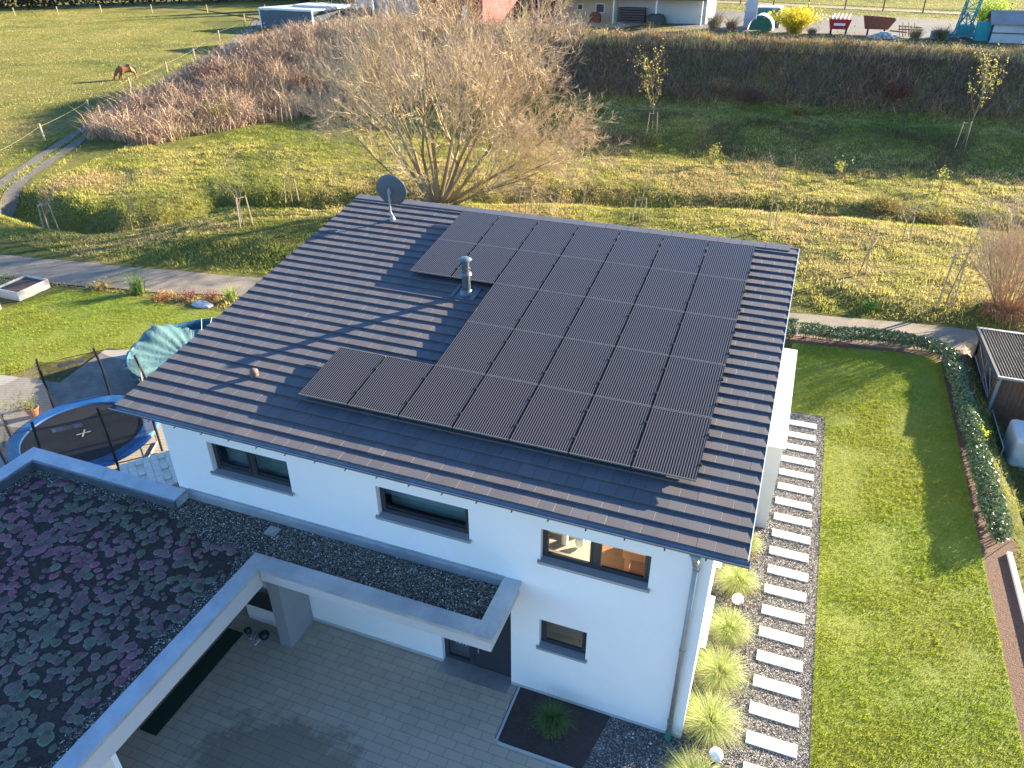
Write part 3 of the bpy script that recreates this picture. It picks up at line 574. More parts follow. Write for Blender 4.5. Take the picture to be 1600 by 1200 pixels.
c=mixc(nt,line,ramp(nt,noise(nt,.9,3,.6,co),[(.3,(.004,.005,.010)),(.7,(.006,.007,.014))]),(.175,.148,.13))
nt.links.new(c,b.inputs['Base Color']); b.inputs['Roughness'].default_value=.1
b.inputs['Specular IOR Level'].default_value=.4
PL={'top':5}
fm=mat('panel_frame',(.03,.03,.032),(.022,.022,.025),4,.35,metal=.6)
fm2=mat('panel_end_frame',(.21,.195,.18),(.18,.168,.155),4,.45,metal=.2)  # paler than the side bars: sky reflection put into the base colour
def panel_proto():
    e=empty('solar_panel',(0,0,0),'x','solar panel','solar panels on the tiled roof')
    g=MB(); a=.014; w_=PW-.026; h_=PH-.022
    g.box(-w_/2+a,w_/2-a,-h_/2+a,h_/2-a,-.02,-.002); obj('cells',g,pm,e)
    f=MB(); 
    f2=MB(); f2.box(-w_/2,w_/2,-h_/2,-h_/2+a,-.035,.001); obj('end_frame',f2,fm2,e); f2=MB(); f2.box(-w_/2,w_/2,h_/2-a,h_/2,-.035,.001); obj('end_frame',f2,fm2,e); f.box(-w_/2,-w_/2+a,-h_/2+a,h_/2-a,-.035,0); obj('side_frame',f,fm,e); f=MB(); f.box(w_/2-a,w_/2,-h_/2+a,h_/2-a,-.035,0); obj('side_frame',f,fm,e)
    for s_ in(-.42,.38): 
        r=MB(); r.box(-PW/2,PW/2,s_-.02,s_+.02,-.085,-.036); obj('rail',r,M['steel'],e)
        r=MB(); r.box(w_/2-.012,w_/2+.032,s_-.03,s_+.03,-.03,.008); r.tube((w_/2+.01,s_,.0),(w_/2+.01,s_,.018),.012,n=6); obj('clamp',r,M['black'],e)
    return e
pp=panel_proto(); first=True
ROWS={4:range(0,7),3:range(0,7),2:range(2,7),1:range(2,7),0:range(0,7)}
on=['first','second','third','fourth','fifth','sixth','seventh']; rn={4:'top row on the roof',3:'second row from the top',2:'middle row on the roof',1:'second row from the bottom',0:'bottom row on the roof'}
for j in(4,3,2,1,0):
    for i in ROWS[j]:
        o=pp if first else copy_tree(pp); first=False
        c=rp((i+.5)*PW,(j+.5)*PH,0); o.location=c; o.rotation_euler=(TH,0,0)
        k=i-ROWS[j][0]; o['label']='black solar panel, %s from the left in the %s'%(on[k],rn[j])
# ---------------- carport and entrance canopy ----------------
carport=empty('carport',(-3.5,-4.5,0),'flat roofed carport with red sedum green roof and zinc coping in front of the house','carport')
CX0,CX1,CY0,CY1=-7.5,.14,-10.5,-.86
mb=MB(); mb.box(CX0+.05,-3.16,CY0,CY1-.05,2.62,2.93); mb.box(-3.16,-2.9,CY0,-.85,2.62,2.93); mb.box(-2.9,-.12,CY0,-.76,2.62,2.93); obj('roof_slab',mb,M['render'],carport)
mb=MB(); mb.box(CX1-.10,CX1-.02,CY0,-2.22,2.66,3.17); obj('fascia',mb,M['fascia'],carport)
mb=MB(); mb.box(CX0+.03,CX0+.13,CY0,CY1-.03,0,3.16); mb.box(CX0+.13,-3.16,CY1-.13,CY1-.03,0,3.16); mb.box(CX0+.13,-.4,-5.9,-5.8,.0,2.6); obj('wall',mb,M['render'],carport)
mb=MB(); mb.box(-.39,-.08,-1.62,-.76,.02,2.62); obj('pillar',mb,mat('pillar_grey',(.27,.285,.30),(.24,.255,.27),1.5,.85),carport)
def coping(name,segs,par):
    """mitred flat metal coping, given as outer/inner corner pairs"""
    mb=MB()
    for (o0,i0),(o1,i1) in segs:
        z0,z1=3.165,3.20
        vs=[(*o0,z1),(*i0,z1-.012),(*i1,z1-.012),(*o1,z1),(*o0,z0-.05),(*i0,z0-.05),(*i1,z0-.05),(*o1,z0-.05)]
        mb.add(vs,[(0,1,2,3),(4,7,6,5),(0,3,7,4),(1,5,6,2),(0,4,5,1),(3,2,6,7)])
        a=Vector(o0);b_=Vector(o1);ia=Vector(i0);L=(b_-a).length;n=int(L/2.6)
        for k in range(1,n+1):
            t=k/(n+1); p=a.lerp(b_,t); q=ia.lerp(Vector(i1),t); d=(b_-a).normalized()*.012
            mb.add([(p.x-d.x,p.y-d.y,z1+.005),(p.x+d.x,p.y+d.y,z1+.005),(q.x+d.x,q.y+d.y,z1-.006),(q.x-d.x,q.y-d.y,z1-.006)],[(0,1,2,3)])
    return obj(name,mb,M['zinc'],par)
coping('coping',[(((-2.9,-.80),(-2.9,-1.17)),((-7.56,-.80),(-7.17,-1.17))),(((-7.56,-.80),(-7.17,-1.17)),((-7.56,CY0),(-7.17,CY0))),(((.17,-2.27),(-.19,-1.90)),((.17,CY0),(-.19,CY0)))],carport)
mb=MB(); mb.box(-7.2,-7.12,CY0,-1.15,2.93,3.16); mb.box(-7.12,-2.9,-1.22,-1.16,2.93,3.16); mb.box(-.2,-.14,CY0,-1.9,2.93,3.16); obj('upstand',mb,M['gutter'],carport)
canopy=empty('entrance_canopy',(2.6,-1.5,2.8),'gravel topped flat canopy over the front door with zinc coping','canopy')
mb=MB(); mb.box(-.12,5.10,-2.2,-.76,2.84,2.93); mb.box(.14,5.12,-2.24,-2.16,2.84,3.17); mb.box(5.04,5.12,-2.16,-.76,2.84,3.17); obj('slab',mb,M['fascia'],canopy)
c2=coping('coping',[(((.17,-2.27),(-.19,-1.90)),((5.16,-2.27),(4.80,-1.90))),(((5.16,-2.27),(4.80,-1.90)),((5.16,-.745),(4.80,-.745)))],canopy)
mb=MB(); mb.box(-.14,4.8,-1.96,-1.9,2.93,3.16); mb.box(4.8,4.86,-1.9,-.75,2.93,3.16); obj('upstand',mb,M['gutter'],canopy)
mb=MB(); mb.box(-2.9,4.80,-.80,-.745,2.93,3.13); mb.box(-2.9,4.8,-.765,-.744,3.13,3.21); obj('wall_flashing',mb,M['zinc'],canopy)
mb=MB(); mb.box(-.55,-.27,-1.2,-.95,2.95,3.0); mb.box(-.50,-.32,-1.16,-.99,3.0,3.012); o=obj('drain_cover',mb,M['steel'],None); tag(o,'square metal drain cover lying on the roof gravel','drain cover'); bevel(o,.008)
# roof substrate + gravel + sedum
mb=MB(); mb.quad((-7.13,CY0,2.94),(-.19,CY0,2.94),(-.19,-1.9,2.94),(-.19,-.8,2.94),(-2.9,-.8,2.94),(-2.9,-1.2,2.94),(-7.13,-1.2,2.94)); obj('substrate',mb,M['darksoil'],carport)
mb=MB(); mb.quad((-.19,-1.9,2.942),(4.8,-1.9,2.942),(4.8,-.8,2.942),(-.19,-.8,2.942)); obj('substrate',mb,M['darksoil'],canopy)
GC=[(.10,.105,.11),(.055,.055,.06),(.22,.22,.22),(.42,.42,.41),(.13,.115,.10)]; GW=[5,5,3,1.1,2]
def pebbles(name,polys,dens,r,z,label,cs=[(.17,.16,.14),(.08,.07,.06),(.30,.29,.26),(.6,.6,.56),(.17,.14,.09)],ws=GW,f=None):
    q=np.concatenate([scatter(p,dens) for p in polys])
    if f is not None: q=q[f(q[:,0],q[:,1])]
    n=len(q); P=np.column_stack([q,np.full(n,z)+RNG.uniform(0,r*.8,n)])
    V,Fa,C=stones(P,r*RNG.uniform(.55,1.3,n),mixcol(n,cs,ws,.2)); return tag(foliage(name,V,Fa,C,M['stone']),label,'gravel',kind='stuff')
sedge=lambda x,y: (y+1.35+.30*(x+2.9)*.0)
GRV=lambda x,y: ((y>-1.42-.25*np.clip(x+2.9,0,1.2)-.16*np.clip(x+1.7,0,1.5)+.25*(vn(x,y,.35,81)-.5)) & (x>-3.4)) | (x>-.56+.3*(vn(x,y,.3,82)-.5)) | ((y>-1.42+.3*(vn(x,y,.3,83)-.5))&(x<-3.4)) | (x<-6.95+.35*(vn(x,y,.5,84)-.5))
pebbles('roof_gravel',[[(-7.12,CY0),(-.2,CY0),(-.2,-1.2),(-.2,-.8),(-2.9,-.8),(-2.9,-1.2),(-7.12,-1.2)]],1500,.017,2.945,'pale pebbles edging the green roof',f=GRV)
pebbles('canopy_gravel',[[(-.2,-1.9),(4.8,-1.9),(4.8,-.8),(-.2,-.8)]],2300,.017,2.945,'mixed grey pebbles covering the canopy roof')
# sedum cushions: low domes
q=scatter([(-7.1,CY0),(-.3,CY0),(-.3,-1.3),(-7.1,-1.3)],44); q=q[~GRV(q[:,0],q[:,1])]; sV=[];sF=[];sC=[];base=0
K=14
for (x,y) in q:
    red=vn(x,y,1.6,90)+RNG.normal(0,.12)+.10*(x<-4.2); r=RNG.uniform(.05,.125)*(1.15 if RNG.random()<.3 else .85)
    col=np.array([(.12,.115,.09),(.145,.105,.10),(.18,.10,.11),(.21,.09,.11)][int(np.clip(red*4.2-.6+RNG.normal(0,.7),0,3))])*RNG.uniform(.75,1.2)
    if RNG.random()<.12: col=np.array((.12,.14,.10))*RNG.uniform(.7,1.1)
    el=RNG.uniform(.7,1); an=RNG.uniform(0,6.28); rings=[(0,1.0),(.35,.97),(.7,.75),(.92,.4),(1.0,0)]; hz=RNG.uniform(.025,.05)
    ph=RNG.uniform(0,6.28)
    for ri,(rr,hh) in enumerate(rings):
        for k in range(K):
            t=2*np.pi*k/K; w_=1+.06*math.sin(3*t+ph)+.05*RNG.normal()
            a=math.cos(t)*rr*r*w_; b2=math.sin(t)*rr*r*el*w_
            sV.append((x+a*math.cos(an)-b2*math.sin(an),y+a*math.sin(an)+b2*math.cos(an),2.942+hz*hh+RNG.uniform(-.004,.004)))
            sC.append(col*1.0*(1.0 if ri<3 else (1.75 if ri==3 else .9))*RNG.uniform(.85,1.15))
    for ri in range(4):
        for k in range(K): sF.append((base+ri*K+k,base+ri*K+(k+1)%K,base+(ri+1)*K+(k+1)%K,base+(ri+1)*K+k))
    base+=5*K
o=foliage('sedum',np.array(sV),np.array(sF),np.array(sC),M['sedum']); tag(o,'round red and grey green sedum cushions on the carport roof','sedum',kind='stuff')
q=scatter([(-7.1,CY0),(-.3,CY0),(-.3,-1.3),(-7.1,-1.3)],1500); q=q[~GRV(q[:,0],q[:,1])]; V,Fa,C=blades(np.column_stack([q,np.full(len(q),2.94)]),.035*RNG.uniform(.5,1.3,len(q)),.005,.9,mixcol(len(q),[(.08,.06,.04),(.06,.06,.03),(.11,.06,.05)]),bend=False)
tag(foliage('moss',V,Fa,C,M['sedum']),'dark moss between the sedum cushions','moss',kind='stuff')
# under the carport
mb=MB(); mb.box(-1.80,-1.38,-4.45,-1.68,.022,.05); o=obj('doormat',mb,mat('green_mat',(.012,.035,.02),(.008,.02,.012),20,.95,bump=.5,bsc=90)); tag(o,'long dark green mat lying under the carport edge','mat')
e=empty('storage_chest',(-1.1,-1.05,0),'white storage chest with dark lid by the grey pillar','chest'); mb=MB(); mb.box(-1.55,-.62,-1.25,-.9,.02,.55); bevel(obj('chest_body',mb,M['white'],e),.02); mb=MB(); mb.box(-1.58,-.59,-1.28,-.89,.551,.63); bevel(obj('lid',mb,M['anth'],e),.02)
for i,(x,y,c,lb) in enumerate([(-1.28,-1.62,'black','dark ball lying left of the shoes under the carport'),(-.82,-1.62,'black','larger dark ball lying beside the grey pillar')]):
    mb=MB(); r=.09+.03*i; mb.ball((x,y,.02+r),r,n=14,m=9); mb.lathe((x,y,.02+r*1.9),[(.02,0),(.01,.02)],8); o=obj('play_ball',mb,M[c],smooth=True); tag(o,lb,'ball')
sh=mat('sneaker',(.35,.38,.42),(.05,.06,.08),9,.6)
for i,(x,y,lb) in enumerate([(-1.12,-1.66,'leftmost of the three small shoes under the carport'),(-1.02,-1.71,'middle one of the three small shoes under the carport'),(-.93,-1.76,'rightmost of the three small shoes under the carport')]):
    e=empty('shoe',(x,y,.02),lb,'shoe','shoes under the carport'); mb=MB(); mb.ball((x,y,.055),.035,.1,.035,n=12,m=7); mb.ball((x,y+.05,.075),.032,.045,.045,n=12,m=7); obj('upper',mb,sh,e,smooth=True); mb=MB(); mb.box(x-.034,x+.034,y-.1,y+.1,.02,.04); bevel(obj('sole',mb,M['white'],e),.012)
# ---------------- slabs, gravel stones ----------------
sm=mat('pale_concrete_slab',(.70,.69,.65),(.60,.59,.56),6,.8,bump=.2,bsc=60,bd=.004,grime=(.5,.48,.44))
nS=20; ordn=['first','second','third','fourth','fifth','sixth','seventh','eighth','ninth','tenth','eleventh','twelfth','thirteenth','fourteenth','fifteenth','sixteenth','seventeenth','eighteenth','nineteenth','twentieth']
mb=MB(); mb.box(-.49,.49,-.148,.148,-.03,.035); s0=obj('stepping_slab',mb,sm,base=(0,0,0)); bevel(s0,.006)
for k in range(nS):
    o=s0 if k==0 else s0.copy()
    if k: COL.objects.link(o)
    o.location=(10.32+random.uniform(-.012,.012),11.9-k*.7135,.004); o.rotation_euler=(0,0,random.uniform(-.008,.008))
    tag(o,'pale rectangular stepping slab, %s from the far end of the gravel bed'%ordn[k],'stepping slab','stepping slabs in the dark gravel')
pebbles('gravel_chips',[[(8.62,-4),(11.03,-4),(11.03,12.55),(8.62,12.55)]],700,.016,.006,'dark and pale gravel chips around the stepping slabs',cs=[(.10,.095,.10),(.05,.048,.052),(.24,.225,.21),(.5,.47,.43),(.17,.13,.11)],ws=[5,4,3,.9,2],f=lambda x,y:~((np.abs(x-10.32)<.47)&(np.abs(((11.9-y+.35675)%.7135)-.35675)<.15)))
pebbles('corner_pebbles',[[(7.2,-.8),(6.95,-2.1),(8.6,-2.1),(8.6,-.8)]],420,.022,.016,'loose pale pebbles on the dark strip at the house corner')
mb=MB(); mb.box(5.10,5.15,-2.1,-.76,.0,.035); mb.box(5.15,8.62,-2.16,-2.11,.0,.035); o=obj('kerb_edging',mb,M['grey_render']); tag(o,'narrow concrete edging round the planting bed','edging')
# ---------------- ornamental grasses ----------------
def fountain(c,r,h,n,cs,name,label,group=None,wd=.004):
    e=empty(name,c,label,'ornamental grass',group); a=RNG.uniform(0,2*np.pi,n); R=r*RNG.uniform(.05,1.0,n)**.7; Hh=h*RNG.uniform(.6,1.1,n)*(1-.25*R/r)
    b0=np.array(c)+np.stack([np.cos(a),np.sin(a),np.zeros(n)],1)*RNG.uniform(0,.09,n)[:,None]; sd=np.stack([-np.sin(a),np.cos(a),np.zeros(n)],1)
    out=np.stack([np.cos(a),np.sin(a),np.zeros(n)],1)+np.array([-.12,.22,0])+RNG.normal(0,.16,(n,3))*[1,1,0]; ts=[0,.25,.5,.75,1.0]; L=[]; drop=RNG.uniform(.3,1.25,n)
    for t in ts:
        z=Hh*(2.1*t-1.15*t*t)*(1-drop*.55*t**3); p=b0+out*(R*t**1.25)[:,None]; p=p+np.array([0,0,1])*z[:,None]; w_=wd*.85*(1-t*.85)
        L+=[p-sd*w_,p+sd*w_]
    V=np.stack(L,1).reshape(-1,3); k=np.arange(n)[:,None]*10
    F=np.concatenate([k+np.array([[2*i,2*i+1,2*i+3,2*i+2]]) for i in range(4)])
    C=np.repeat(mixcol(n,cs,jit=.25),10,0); foliage('leaf_blades',V,F,C,M['grass'],e)
    m=n//5; V,Fa,C=blades(np.column_stack([c[0]+RNG.normal(0,r*.35,m),c[1]+RNG.normal(0,r*.35,m),np.full(m,c[2]+.01)]),.12,.005,1.2,mixcol(m,[(.35,.22,.10),(.3,.2,.1)])); foliage('dead_leaves',V,Fa,C,M['grass'],e)
    return e
GG=[(.36,.45,.12),(.45,.50,.18),(.30,.40,.10),(.50,.48,.24)]
gl=['yellow green fountain grass, nearest to the camera beside the gravel bed','large yellow green fountain grass just past the white globe at the house corner','yellow green fountain grass, third from the near end of the row','yellow green fountain grass, fourth from the near end of the row','yellow green fountain grass behind the far white globe','yellow green fountain grass half hidden under the roof edge by the bay']
for (x,y,r),l in zip([(9.02,-1.75,.62),(9.1,-.40,.80),(9.12,.9,.74),(9.16,2.15,.64),(9.18,3.75,.64),(9.2,5.2,.5)],gl): fountain((x,y,.01),r,.62,1700,GG,'fountain_grass',l,'fountain grasses beside the gravel bed',.005)
fountain((6.12,-1.5,.02),.48,.72,700,[(.08,.17,.05),(.12,.22,.07),(.10,.15,.05)],'fountain_grass','green fountain grass alone in the dark planting bed by the front door',None,.005)
for (x,y),l in (((9.24,3.22),'white globe garden lamp between the two far grasses'),((9.3,-1.0),'white globe garden lamp near the bottom edge of the photo')):
    e=empty('globe_lamp',(x,y,.0),l,'garden lamp','globe lamps in the gravel bed'); mb=MB(); mb.ball((x,y,.24),.14,n=20,m=12); obj('globe',mb,mat('opal_globe',(.85,.85,.82),(.83,.83,.8),3,.35),e,smooth=True); mb=MB(); mb.lathe((x,y,0),[(.07,0),(.07,.06),(.05,.11)],14); obj('base',mb,M['anth'],e)
# ---------------- laurel hedges ----------------
hl=leafmat('laurel_leaf',.12,.34,.6)
def hedge(name,pts,wd,h,n,label,ends=0):
    P=[];tot=0
    seg=[(np.array(a,float),np.array(b,float)) for a,b in zip(pts[:-1],pts[1:])]; Ls=[np.hypot(*(b-a)) for a,b in seg]; S_=sum(Ls)
    k=RNG.choice(len(seg),n,p=np.array(Ls)/S_); t=RNG.random(n); A=np.array([s[0] for s in seg]);B=np.array([s[1] for s in seg])
    c=A[k]*(1-t[:,None])+B[k]*t[:,None]; s_=t*np.array(Ls)[k]+np.concatenate([[0],np.cumsum(Ls)[:-1]])[k]
    loc=.75+.5*vn(s_,0*s_,.55,95); an=RNG.uniform(0,2*np.pi,n); r=RNG.uniform(.45,1,n)**.5
    d=(B-A)/np.array(Ls)[:,None]; nn=np.stack([-d[:,1],d[:,0]],1)[k]
    off=np.cos(an)*r*wd*loc; z=.16+(h-.16)*(.5+.5*np.sin(an)*r)*(.8+.35*vn(s_,0*s_+7,.6,96))
    Q=np.column_stack([c+nn*off[:,None],z]); Q[:,:2]+=RNG.normal(0,.04,(n,2))
    e=empty(name,(*pts[len(pts)//2],0),label,'hedge')
    V,Fa,C=leaves(Q,.055*RNG.uniform(.6,1.2,n),mixcol(n,[(.08,.14,.055),(.11,.18,.08),(.16,.22,.12),(.24,.27,.16)],[4,4,2,1],.25)); foliage('leaves',V,Fa,C,hl,e)
    m=int(S_*26); k=RNG.choice(len(seg),m,p=np.array(Ls)/S_); t=RNG.random(m)[:,None]; c=A[k]*(1-t)+B[k]*t+RNG.normal(0,.06,(m,2))
    V,Fa,C=blades(np.column_stack([c,np.zeros(m)]),h*.85,.012,.5,mixcol(m,[(.10,.07,.05)])); foliage('stem',V,Fa,C,M['twig'],e)
    V,Fa,C=blades(Q[(z>h*.75)][:int(S_*9)],.28,.006,.5,mixcol(int(min(S_*9,(z>h*.75).sum())),[(.10,.14,.05)])); foliage('foliage',V,Fa,C,M['leaf'],e)
    return e
hedge('laurel_hedge',[(15.42,7.7),(15.38,10),(15.36,13),(15.32,16),(15.25,18.2)],.27,.62,15000,'glossy laurel hedge along the right side of the lawn')
hedge('laurel_hedge',[(9.9,18.35),(11.3,18.45),(13.2,18.9),(14.6,18.8),(15.1,18.3)],.27,.62,7500,'glossy laurel hedge at the far end of the right lawn')
hedge('laurel_shrub',[(9.2,18.1),(9.75,18.15)],.25,.8,1100,'small laurel shrub at the roof corner left of the far hedge')
bush('yellow_shrub',(15.55,12.75),.16,.85,30,[(.3,.3,.05)],'bright yellow green shrub sticking out of the side hedge','shrub',.5,.008,110,[(.6,.62,.05),(.5,.55,.05)],.05)
mb=MB(); mb.box(15.62,15.73,-8,7.5,0,.10); o=obj('white_edging',mb,mat('white_stone',(.75,.75,.72),(.68,.68,.66),8,.8)); tag(o,'white stone edging beside the soil border','edging')
# ---------------- neighbour shed and tank (garden lies about a metre lower) ----------------
GZ=-1.0
shed=empty('garden_shed',(18,17.5,GZ),'wooden garden shed with dark corrugated roof at the right edge','shed')
mb=MB(); n=46; x0,x1=16.3,20.6; top=[];y0s=(15.45,19.85); z0s=(1.08,.80)
for k in range(n*6+1):
    x=x0+(x1-x0)*k/(n*6); dz=.032*math.cos(2*math.pi*k/6)
    for y,z in zip(y0s,z0s): top.append((x,y,z+dz))
m_=len(top); vs=top+[(x,y,z-.012) for x,y,z in top]; fs=[]
for k in range(n*6): fs.append((2*k,2*k+2,2*k+3,2*k+1)); fs.append((m_+2*k,m_+2*k+1,m_+2*k+3,m_+2*k+2))
for k in range(n*6): fs.append((2*k,m_+2*k,m_+2*k+2,2*k+2)); fs.append((2*k+1,2*k+3,m_+2*k+3,m_+2*k+1))
mb.add(vs,fs); rf=obj('roof',mb,mat('corrugated_sheet',(.065,.058,.053),(.04,.037,.034),1.5,.6,grime=(.09,.078,.065)),shed)
sl_=(z0s[1]-z0s[0])/(y0s[1]-y0s[0])
def sq(x0,x1,dz0,dz1,ya=y0s[0],yb=y0s[1]): return [(x,y,z0s[0]+(y-y0s[0])*sl_+dz) for dz in(dz0,dz1) for y in(ya,yb) for x in(x0,x1)]
BF=[(0,2,3,1),(4,5,7,6),(0,1,5,4),(1,3,7,5),(3,2,6,7),(2,0,4,6)]
mb=MB(); mb.add(sq(16.22,16.31,-.16,.035),BF); obj('verge_board',mb,mat('dark_board',(.05,.06,.08)),rf)
for ya,yb in((19.75,19.92),(15.36,15.46)): mb=MB(); mb.add(sq(16.22,20.6,-.03,.045,ya,yb),BF); obj('ridge_cap',mb,M['steel'],rf)
for (x,y) in((16.4,15.75),(16.4,19.5),(16.4,17.6),(20.2,15.55),(20.2,19.5)):
    mb=MB(); mb.box(x-.05,x+.05,y-.05,y+.05,GZ,z0s[0]+(y-y0s[0])*sl_-.05); obj('post',mb,M['steel'],shed)
mb=MB()
for k in range(16):
    mb.box(16.42,16.45,15.8+k*.24,15.6+k*.24+.225,(GZ+1.25) if k<9 else GZ,.74)
for k in range(26): mb.box(16.3+k*.15,16.3+k*.15+.14,19.45,19.48,GZ,.74)
obj('wall_boards',mb,M['oldwood'],shed)
mb=MB()
for k in range(26): mb.box(16.3+k*.15,16.3+k*.15+.14,15.9,15.93,GZ,.95)
obj('front_boards',mb,mat('brown_boards',(.16,.09,.06),(.09,.055,.04),5,.85),shed)
for a,b_ in (((16.38,19.3,.4),(16.38,15.7,-.15)),((16.38,15.7,-.17),(16.38,17.5,.8)),((16.38,15.5,-.15),(16.38,19.4,-.15))):
    mb=MB(); mb.tube(a,b_,.025,n=6); obj('brace',mb,M['steel'],shed)
mb=MB(); mb.box(16.36,16.364,15.7,19.4,GZ+.03,-.15); obj('wire_mesh',mb,netmat('wire_mesh',(.05,.05,.05),.45),shed)
tank=empty('water_tank',(17.3,13.7,GZ),'dirty white covered water tank beside the shed','tank')
mb=MB(); mb.box(16.75,18.2,13.2,14.55,GZ+.05,GZ+1.15); o=obj('cover',mb,M['white2'],tank); bevel(o,.14,4)
mb=MB(); mb.box(16.72,18.25,13.15,14.6,GZ,GZ+.05); obj('pallet',mb,M['oldwood'],tank)
e=empty('wire_run',(16.45,14.3,GZ),'low wire mesh enclosure between hedge and white tank','enclosure')
mb=MB(); mb.box(16.4,16.404,13,15.3,GZ,GZ+.85); obj('wire_mesh',mb,netmat('wire_mesh_b',(.05,.05,.05),.4),e)
for y in(13,14.1,15.3): mb=MB(); mb.tube((16.4,y,GZ),(16.4,y,GZ+.9),.02,n=6); obj('post',mb,M['steel'],e)
mb=MB(); mb.tube((16.4,13,GZ+.87),(16.4,15.3,GZ+.87),.018,n=6); obj('rail',mb,M['steel'],e)
for i,(x,y,lb) in enumerate([(16.9,10.2,'dark green leafy shrub behind the side hedge'),(17.2,7.0,'low green shrub in the neighbouring garden near the white edging'),(17.6,12.2,'green shrub in front of the white tank')]):
    bush('garden_shrub',(x,y),.55,.6,80,[(.12,.1,.05)],lb,'shrub',1.0,.008,1300,[(.07,.13,.03),(.11,.18,.04)],.045)
# ---------------- left garden ----------------
deckm=mat('grey_deck_boards',(.36,.33,.29),(.27,.25,.22),1.3,.8,bump=.3,bsc=8); nt=deckm.node_tree
wv=_n(nt,'ShaderNodeTexWave'); mp=_n(nt,'ShaderNodeMapping'); mp.inputs['Rotation'].default_value=(0,0,math.radians(-108)); nt.links.new(_n(nt,'ShaderNodeTexCoord').outputs['Object'],mp.inputs[0]); nt.links.new(mp.outputs[0],wv.inputs[0]); wv.inputs['Scale'].default_value=2.1; wv.wave_profile='SAW'; wv.inputs['Distortion'].default_value=.15
b=nt.nodes['Principled BSDF']; old=b.inputs['Base Color'].links[0].from_socket; nt.links.new(mixc(nt,ramp(nt,wv.outputs['Fac'],[(0,(0,0,0)),(.06,(1,1,1)),(.94,(1,1,1)),(1,(0,0,0))]),(.03,.028,.025),old),b.inputs['Base Color'])
DK=[(-26,-2),(-17.3,4.95),(-14.8,5.3),(-15.2,7.75),(-14.3,8.1),(-12,8.4),(-3.2,8.2),(-3.2,1.4),(-6.4,-.6),(-26,-9)]
mb=MB(); mb.prism([p for p in DK],.0,.05); o=obj('terrace_deck',mb,deckm); tag(o,'grey timber deck boards of the garden terrace','terrace',kind='structure')
# pool
pc=(-10.55,7.95); pool=empty('garden_pool',(*pc,.05),'round above ground pool under a sagging teal tarpaulin','pool'); pm2=mat('pool_wall',(.02,.12,.2),(.015,.09,.15),3,.5)
mb=MB(); mb.lathe((*pc,.05),[(2.45,0),(2.5,.8),(2.53,.86),(2.46,.88),(2.42,.8),(2.38,.05)],48,cap=False); obj('pool_wall',mb,pm2,pool)
mb=MB(); mb.lathe((*pc,.05),[(2.38,.05),(.01,.05)],48,cap=False); obj('liner',mb,mat('pool_liner',(.03,.16,.22)),pool)
NR,NA=26,150; ii=[];
tx=[];
for r in range(NR+1):
    rr=r/NR
    for k in range(NA):
        t=2*math.pi*k/NA; R=rr*2.6; x=pc[0]+R*math.cos(t); y=pc[1]+R*math.sin(t)
        z=.93-.42*(1-rr**2.2)+ .05*float(vn(x,y,.7,31)-.5)*2*(1-rr*.5)+.05*math.sin(t*31+6*float(vn(x,y,.8,32)))*rr*(1-.3*rr)+.04*math.sin(t*9+2)*rr
        z+=.42*math.exp(-((x+12.75)**2+(y-8.2)**2)/.30)
        if rr>.97: z-=.10*(rr-.97)/.03
        tx.append((x,y,z))
sec=lambda k:(2*math.pi*k/NA)
fs=[]
for r in range(NR):
    for k in range(NA):
        t=math.degrees(sec(k)); 
        if 62<t<152 and r>NR*(.62+.25*abs(t-107)/45): continue
        fs.append((r*NA+k,r*NA+(k+1)%NA,(r+1)*NA+(k+1)%NA,(r+1)*NA+k))
mb=MB(); mb.add(tx,fs); tm2=mat('teal_tarpaulin',(.10,.18,.19),(.06,.12,.135),1.5,.25,bump=.7,bsc=4,bd=.08,grime=(.16,.24,.23)); obj('tarpaulin',mb,tm2,pool,smooth=True)
for k in range(7): t=math.radians(75+k*9); mb=MB(); mb.tube((pc[0]+2.48*math.cos(t),pc[1]+2.48*math.sin(t),.95),(pc[0]+1.7*math.cos(t),pc[1]+1.7*math.sin(t),.80),.008,n=5); obj('rope',mb,M['white'],pool)
# trampoline
tc=(-10.2,2.35); tramp=empty('trampoline',(*tc,.05),'large round trampoline with blue edge pad and black safety net','trampoline')
TRO,TRI=2.12,1.72
mb=MB(); mb.lathe((*tc,0),[(TRI-.02,.885),(.01,.87)],64,cap=False); obj('mat',mb,mat('jump_mat',(.022,.022,.025),(.03,.03,.032),3,.75),tramp)
mb=MB(); mb.lathe((*tc,0),[(TRI-.03,.90),(TRI,.935),(TRO-.05,.94),(TRO,.92),(TRO+.02,.84),(TRO-.03,.84),(TRI,.885)],64,cap=False); obj('edge_pad',mb,mat('blue_pvc',(.03,.15,.42),(.02,.11,.34),2,.45,grime=(.10,.24,.45)),tramp,smooth=False)
mb=MB()
for a in(.9,-.9): 
    d=Vector((math.cos(a),math.sin(a),0))*.2; n_=Vector((-d.y,d.x,0)).normalized()*.022; c=Vector((*tc,.893+.003*(a>0)))
    mb.quad(c-d-n_,c+d-n_,c+d+n_,c-d+n_)
obj('centre_mark',mb,M['white'],tramp)
NP=8; PO=[]
mb=MB()
for k in range(NP):
    t=math.radians(25+k*45); PO.append((tc[0]+(TRO+.03)*math.cos(t),tc[1]+(TRO+.03)*math.sin(t)))
for k,(x,y) in enumerate(PO):
    t=math.radians(25+k*45); ox,oy=math.cos(t)*.12,math.sin(t)*.12; mb=MB(); mb.path([(x,y,.1),(x,y,1.0),(x+ox*.4,y+oy*.4,1.9),(x-ox*.6,y-oy*.6,2.72)],.038,n=8); obj('net_pole',mb,M['black'],tramp)
